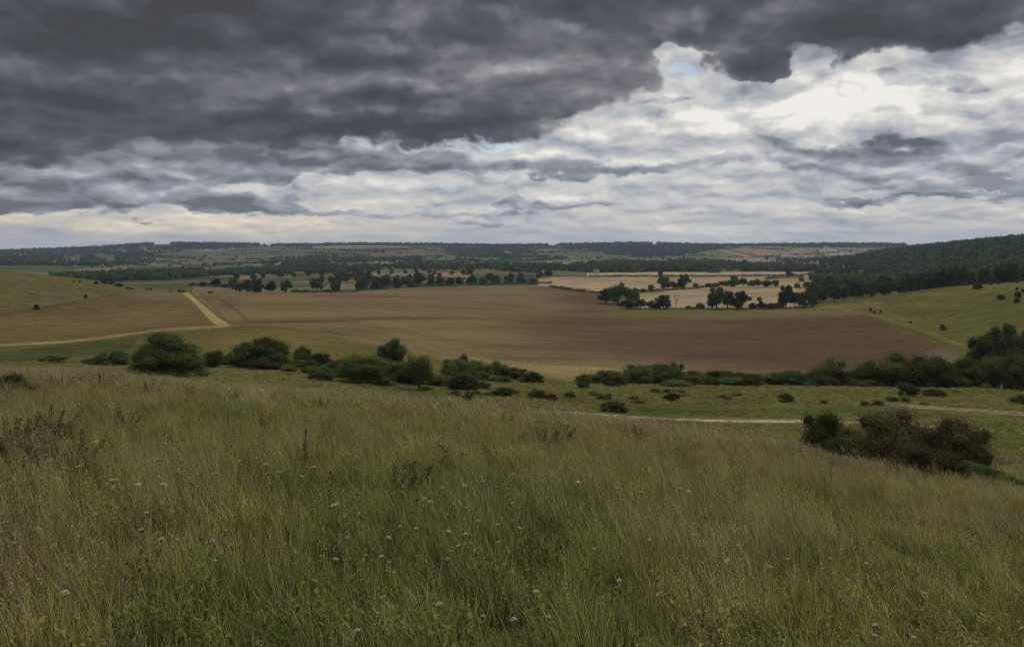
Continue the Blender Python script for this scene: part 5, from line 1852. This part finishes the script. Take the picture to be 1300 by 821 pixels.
W_ = [umbel(i) for i in range(3)]
KP = [knapweed(10 + i, M_PURPLE) for i in range(2)]
KD = [knapweed(20 + i, M_SEED) for i in range(2)]
C4 = [(130, 293), (300, 305), (355, 333), (620, 312), (633, 335), (667, 347), (550, 398), (670, 443), (785, 445), (910, 400), (940, 420), (970, 423), (1135, 430), (487, 486), (568, 493), (997, 452), (1068, 467), (590, 565), (310, 565),
      (432, 575), (550, 583), (353, 603), (303, 612), (545, 650), (300, 648), (90, 650), (65, 700), (208, 705), (580, 690), (697, 690), (740, 677), (762, 678), (865, 710), (827, 715), (795, 645), (668, 610), (1215, 563), (1205, 682),
      (1115, 760), (1168, 763), (727, 775), (260, 770), (215, 768), (645, 697), (145, 128), (820, 190), (930, 188), (528, 230), (1060, 270), (1236, 385)]
C5 = [(33, 383), (60, 390), (55, 440), (310, 543), (350, 552), (398, 605), (463, 642), (465, 612), (485, 670), (458, 708), (420, 743), (350, 652), (283, 655), (163, 682), (215, 650), (425, 567), (490, 572), (565, 642), (620, 563), (670, 572),
      (630, 610), (597, 612), (618, 648), (880, 565), (965, 582), (933, 722), (1008, 655), (1078, 685), (985, 543), (1075, 523), (1015, 500), (1165, 547), (1168, 570), (1108, 810), (1005, 810), (172, 748), (172, 770), (5, 562), (730, 377),
      (875, 337), (637, 455), (362, 500), (122, 298), (470, 330)]
C6 = [(50, 512), (140, 412), (210, 512), (380, 440), (417, 435), (75, 637), (50, 668), (238, 660), (303, 647), (220, 715), (243, 715), (200, 753), (208, 768), (167, 768), (243, 793), (55, 773), (455, 715), (515, 748), (535, 735), (605, 733),
      (640, 710), (695, 680), (722, 682), (660, 765), (900, 583), (902, 605), (950, 605), (847, 625), (943, 647), (1040, 680), (1067, 697), (295, 775), (590, 655)]
PU = [(493, 602, 0), (323, 765, 0), (285, 780, 0), (490, 740, 0), (468, 815, 0), (828, 663, 0), (715, 462, 0), (620, 455, 0), (537, 480, 0), (825, 690, 0), (652, 672, 1), (678, 670, 1), (722, 738, 1), (1170, 693, 1), (1200, 705, 1),
      (70, 720, 1), (885, 648, 1), (568, 790, 1), (173, 630, 1), (545, 460, 2), (548, 468, 2)]
DK = [(822, 352, 0), (1175, 450, 0), (223, 348, 1), (335, 342, 1), (450, 385, 1), (555, 382, 1), (1005, 378, 1), (405, 370, 1), (1110, 467, 1), (765, 705, 1), (275, 537, 1), (575, 345, 1), (1105, 395, 1), (425, 382, 1), (620, 610, 2)]
OFF = {0: (0, 440), 1: (430, 440), 2: (860, 440)}


def flower(name, cat, label, group, protos, u, v, j, hh=1.0):
    # the ground point whose plant top shows at (u, v)
    yy = 8.0
    for _ in range(12):
        x, y, z = at(u, v + 0.44 * hh * F / yy, 2.6, 60)
        yy = 0.5 * yy + 0.5 * y
    r = link(name, None)
    x, y, z = ground_at(u, yy)
    r.location = (x, y, z)
    q = random.Random(j * 7 + int(u))
    r.rotation_euler = (q.uniform(-.22, .22), q.uniform(-.22, .22), q.random() * 6.28)
    s = q.uniform(0.6, 1.3)
    s *= 0.85 if v < 640 else 0.5
    r.scale = (s, s, hh)
    tag(r, label, cat, group)
    hd, st = protos[j % len(protos)]
    link('flower_head', hd, r)
    link('stem', st, r)


whites = [(a / 2.82, 440 + b / 2.82) for a, b in C4] + [(430 + a / 2.82, 440 + b / 2.82) for a, b in C5] + [(860 + a / 2.82, 440 + b / 2.82) for a, b in C6]
whites += [(rr.uniform(10, 1290), rr.uniform(735, 815)) for _ in range(16)]
whites += [(rr.uniform(10, 1050), rr.uniform(500, 620)) for _ in range(40)]
for j, (u, v) in enumerate(whites):
    flower('wild_flower', 'flower', 'flat white flower head on a thin stem in the meadow grass', 'white umbel flowers scattered through the meadow', W_, u, v, j, 0.80)
pur = [(OFF[k][0] + a / 2.82, OFF[k][1] + b / 2.82) for a, b, k in PU] + [(rr.uniform(10, 900), rr.uniform(735, 810)) for _ in range(6)]
for j, (u, v) in enumerate(pur):
    flower('knapweed', 'flower', 'small purple thistle-like flower in the meadow grass', 'purple flowers scattered through the meadow', KP, u, v, j, 0.74)
for j, (u, v) in enumerate([(OFF[k][0] + a / 2.82, OFF[k][1] + b / 2.82) for a, b, k in DK]):
    flower('seed_head', 'seed head', 'small dark round seed head on a stem in the meadow grass', 'dark seed heads scattered through the meadow', KD, u, v, j, 0.82)


# dock spikes and taller weeds
def dock(seed, n_sp, hgt, spread):
    rng = np.random.default_rng(seed)
    sv, st, lv = [], [], []
    for k in range(n_sp):
        a = rng.random() * 6.28
        b0 = np.array([math.cos(a), math.sin(a), 0]) * spread * 0.2 * rng.random()
        tp = np.array([math.cos(a) * spread * rng.random(), math.sin(a) * spread * rng.random() * 0.6, hgt * rng.uniform(0.65, 1.0)])
        stalk = tube([b0, (b0 + tp) * 0.5 + rng.normal(size=3) * 0.01, tp], [0.005, 0.004, 0.002], 5)
        m = 110
        t = rng.uniform(0.45, 1.0, m)
        c = b0 + (tp - b0) * t[:, None] + rng.normal(size=(m, 3)) * np.array([0.022, 0.022, 0.01]) * (1.25 - t)[:, None] * 2
        sv.append(join([stalk, leaves(rng, c, rng.normal(size=(m, 3)), 0.010, 1.0, 0.8)]))
        m = 6
        c = b0 + (tp - b0) * rng.uniform(0.05, 0.4, m)[:, None] + rng.normal(size=(m, 3)) * 0.04
        lv.append(leaves(rng, c, np.tile([0, 0, 1.0], (m, 1)), 0.06, 0.8, 0.3))
    return sv, join(lv)


DOCKS = [(388, 606, 0.80, 2, 0.05, 'tallest rusty brown dock spike standing left of centre in the meadow'), (337, 556, 0.6, 6, 0.30, 'dark leafy weed clump left of the tallest dock spike'),
         (411, 530, 0.7, 7, 0.3, 'dark weed clump near the brow of the meadow left of centre'), (519, 620, 0.46, 9, 0.4, 'broad dark reddish weed clump in the middle of the meadow'), (505, 640, 0.5, 6, 0.4, 'pinkish brown weed clump just below the broad dark one'),
         (707, 572, 0.75, 12, 0.8, 'wide reddish dock stand right of centre near the meadow brow'), (690, 575, 0.7, 8, 0.5, 'reddish dock clump at the left side of the wide stand'), (811, 565, 0.7, 6, 0.35, 'dark dock clump by the brow right of centre'),
         (996, 552, 0.6, 1, 0.05, 'single dark spike on the brow left of the big brown bushes'), (1128, 612, 0.5, 2, 0.08, 'left of two rusty spikes below the brown bushes'), (1140, 613, 0.5, 2, 0.08, 'right of two rusty spikes below the brown bushes'),
         (560, 528, 0.6, 8, 0.6, 'rusty weed clump on the brow left of the track end'), (575, 530, 0.5, 6, 0.5, 'second rusty weed clump on the brow left of the track end'), (640, 540, 0.5, 6, 0.6, 'rusty weed clump on the brow below the small turf bushes'),
         (75, 500, 0.8, 9, 0.8, 'dark brown weed clump on the brow at the left'), (130, 497, 0.8, 9, 0.8, 'dark brown weed clump on the brow left of the rounded bush'), (190, 505, 0.7, 8, 0.7, 'brown weed clump in front of the rounded bush'),
         (240, 512, 0.7, 8, 0.7, 'brown weed clump in front of the right part of the rounded bush'), (296, 515, 0.6, 8, 0.6, 'brown weed clump on the brow under the uneven bush'), (60, 570, 0.75, 7, 0.7, 'dark reddish weed stand at the left, upper one'),
         (100, 600, 0.6, 7, 0.5, 'dark reddish weed stand at the left, middle one'), (40, 625, 0.6, 7, 0.5, 'dark reddish weed stand at the left, lowest one'), (150, 560, 0.7, 10, 0.6, 'dark weed clump right of the reddish stands'), (15, 590, 0.8, 12, 0.6, 'dark weed stand cut by the left edge'),
         (700, 612, 0.45, 3, 0.12, 'small brown spike cluster in the middle of the meadow'), (880, 580, 0.5, 5, 0.3, 'brown weed clump on the brow left of the dark round bush'), (950, 590, 0.5, 5, 0.3, 'brown weed clump nearest the dark round bush')]
for j, (u, v, hh, n, sp, lb) in enumerate(DOCKS):
    x, y, z = at(u, v, 3, 60)
    hh *= 0.85
    spikes, (e, f) = dock(j, n, hh, sp)
    r = link('dock_plant', None)
    r.location = (x, y, z)
    tag(r, lb, 'weed', 'dark docks and weeds standing in the meadow')
    for a, b in spikes:
        link('seed_spike', mesh_np('seed_spike', a, b, M_DOCK), r)
    link('leaves', mesh_np('leaves', e, f, M_STEMG), r)

for (u, v, h, w, kd, i, lb) in [(12, 503, 34, 64, 'dark', 0, 'dark scrubby bush on the brow cut by the left edge'), (70, 566, 34, 90, 'brown', 1, 'low brown scrub in the meadow grass near the left edge, upper patch'),
                               (22, 600, 56, 100, 'brown', 2, 'brown leafy scrub in the meadow grass cut by the left edge'), (100, 618, 46, 96, 'brown', 0, 'brown leafy scrub in the meadow right of the patch at the left edge'),
                               (30, 655, 50, 110, 'olive', 1, 'olive weedy scrub lowest at the left edge of the meadow')]:
    px_plant('scrub_bush', 'bush', lb, kd, i, u, v, h, w, 'scrub patches at the left edge of the meadow', 5, 60)

# fence along the near side of the big field: posts and a top rail wire
fx = link('field_fence', None)
tag(fx, 'thin post and wire fence along the near edge of the big field', 'fence')
fp = []
for t in np.linspace(0, 1, 46):
    u = 560 + 330 * t
    v = np.interp(u, [560, 650, 740, 890], [455, 465, 471, 478])
    fp.append(at(u, v, 190, 500))
fx.location = fp[0]
pm = {}
V1, Q1 = box(0, 0, 0.6, 0.16, 0.16, 1.35)
pme = mesh_np('fence_post', V1, Q1, M_POST)
for p in fp:
    o = link('post', pme, fx)
    o.location = np.array(p) - np.array(fp[0])
V1, Q1 = tube([np.array(p) - np.array(fp[0]) + (0, 0, 1.1) for p in fp], [0.02] * len(fp), 4)
link('wire', mesh_np('wire', V1, Q1, M_POST), fx)

# ------------------------------------------------------------------ air
M_HAZE, N_, out_ = mat_new('haze_air')
pv = N_.n('ShaderNodeVolumePrincipled')
pv.inputs['Color'].default_value = (0.55, 0.72, 1.0, 1)
pv.inputs['Density'].default_value = 0.00005
pv.inputs['Anisotropy'].default_value = 0.2
N_.t.links.new(pv.outputs[0], out_.inputs['Volume'])
zmax = 75.0
for o in COL.objects:
    pass
V1, Q1 = box(0, 0, 0, 26000, 26000, 1)
zlo = -420.0
V1[:4, 2] = zlo
V1[4:, 2] = 140.0
o = link('haze', mesh_np('haze', V1, Q1, M_HAZE))
tag(o, 'thin bluish haze in the air over the far hills', 'haze', None, 'stuff')
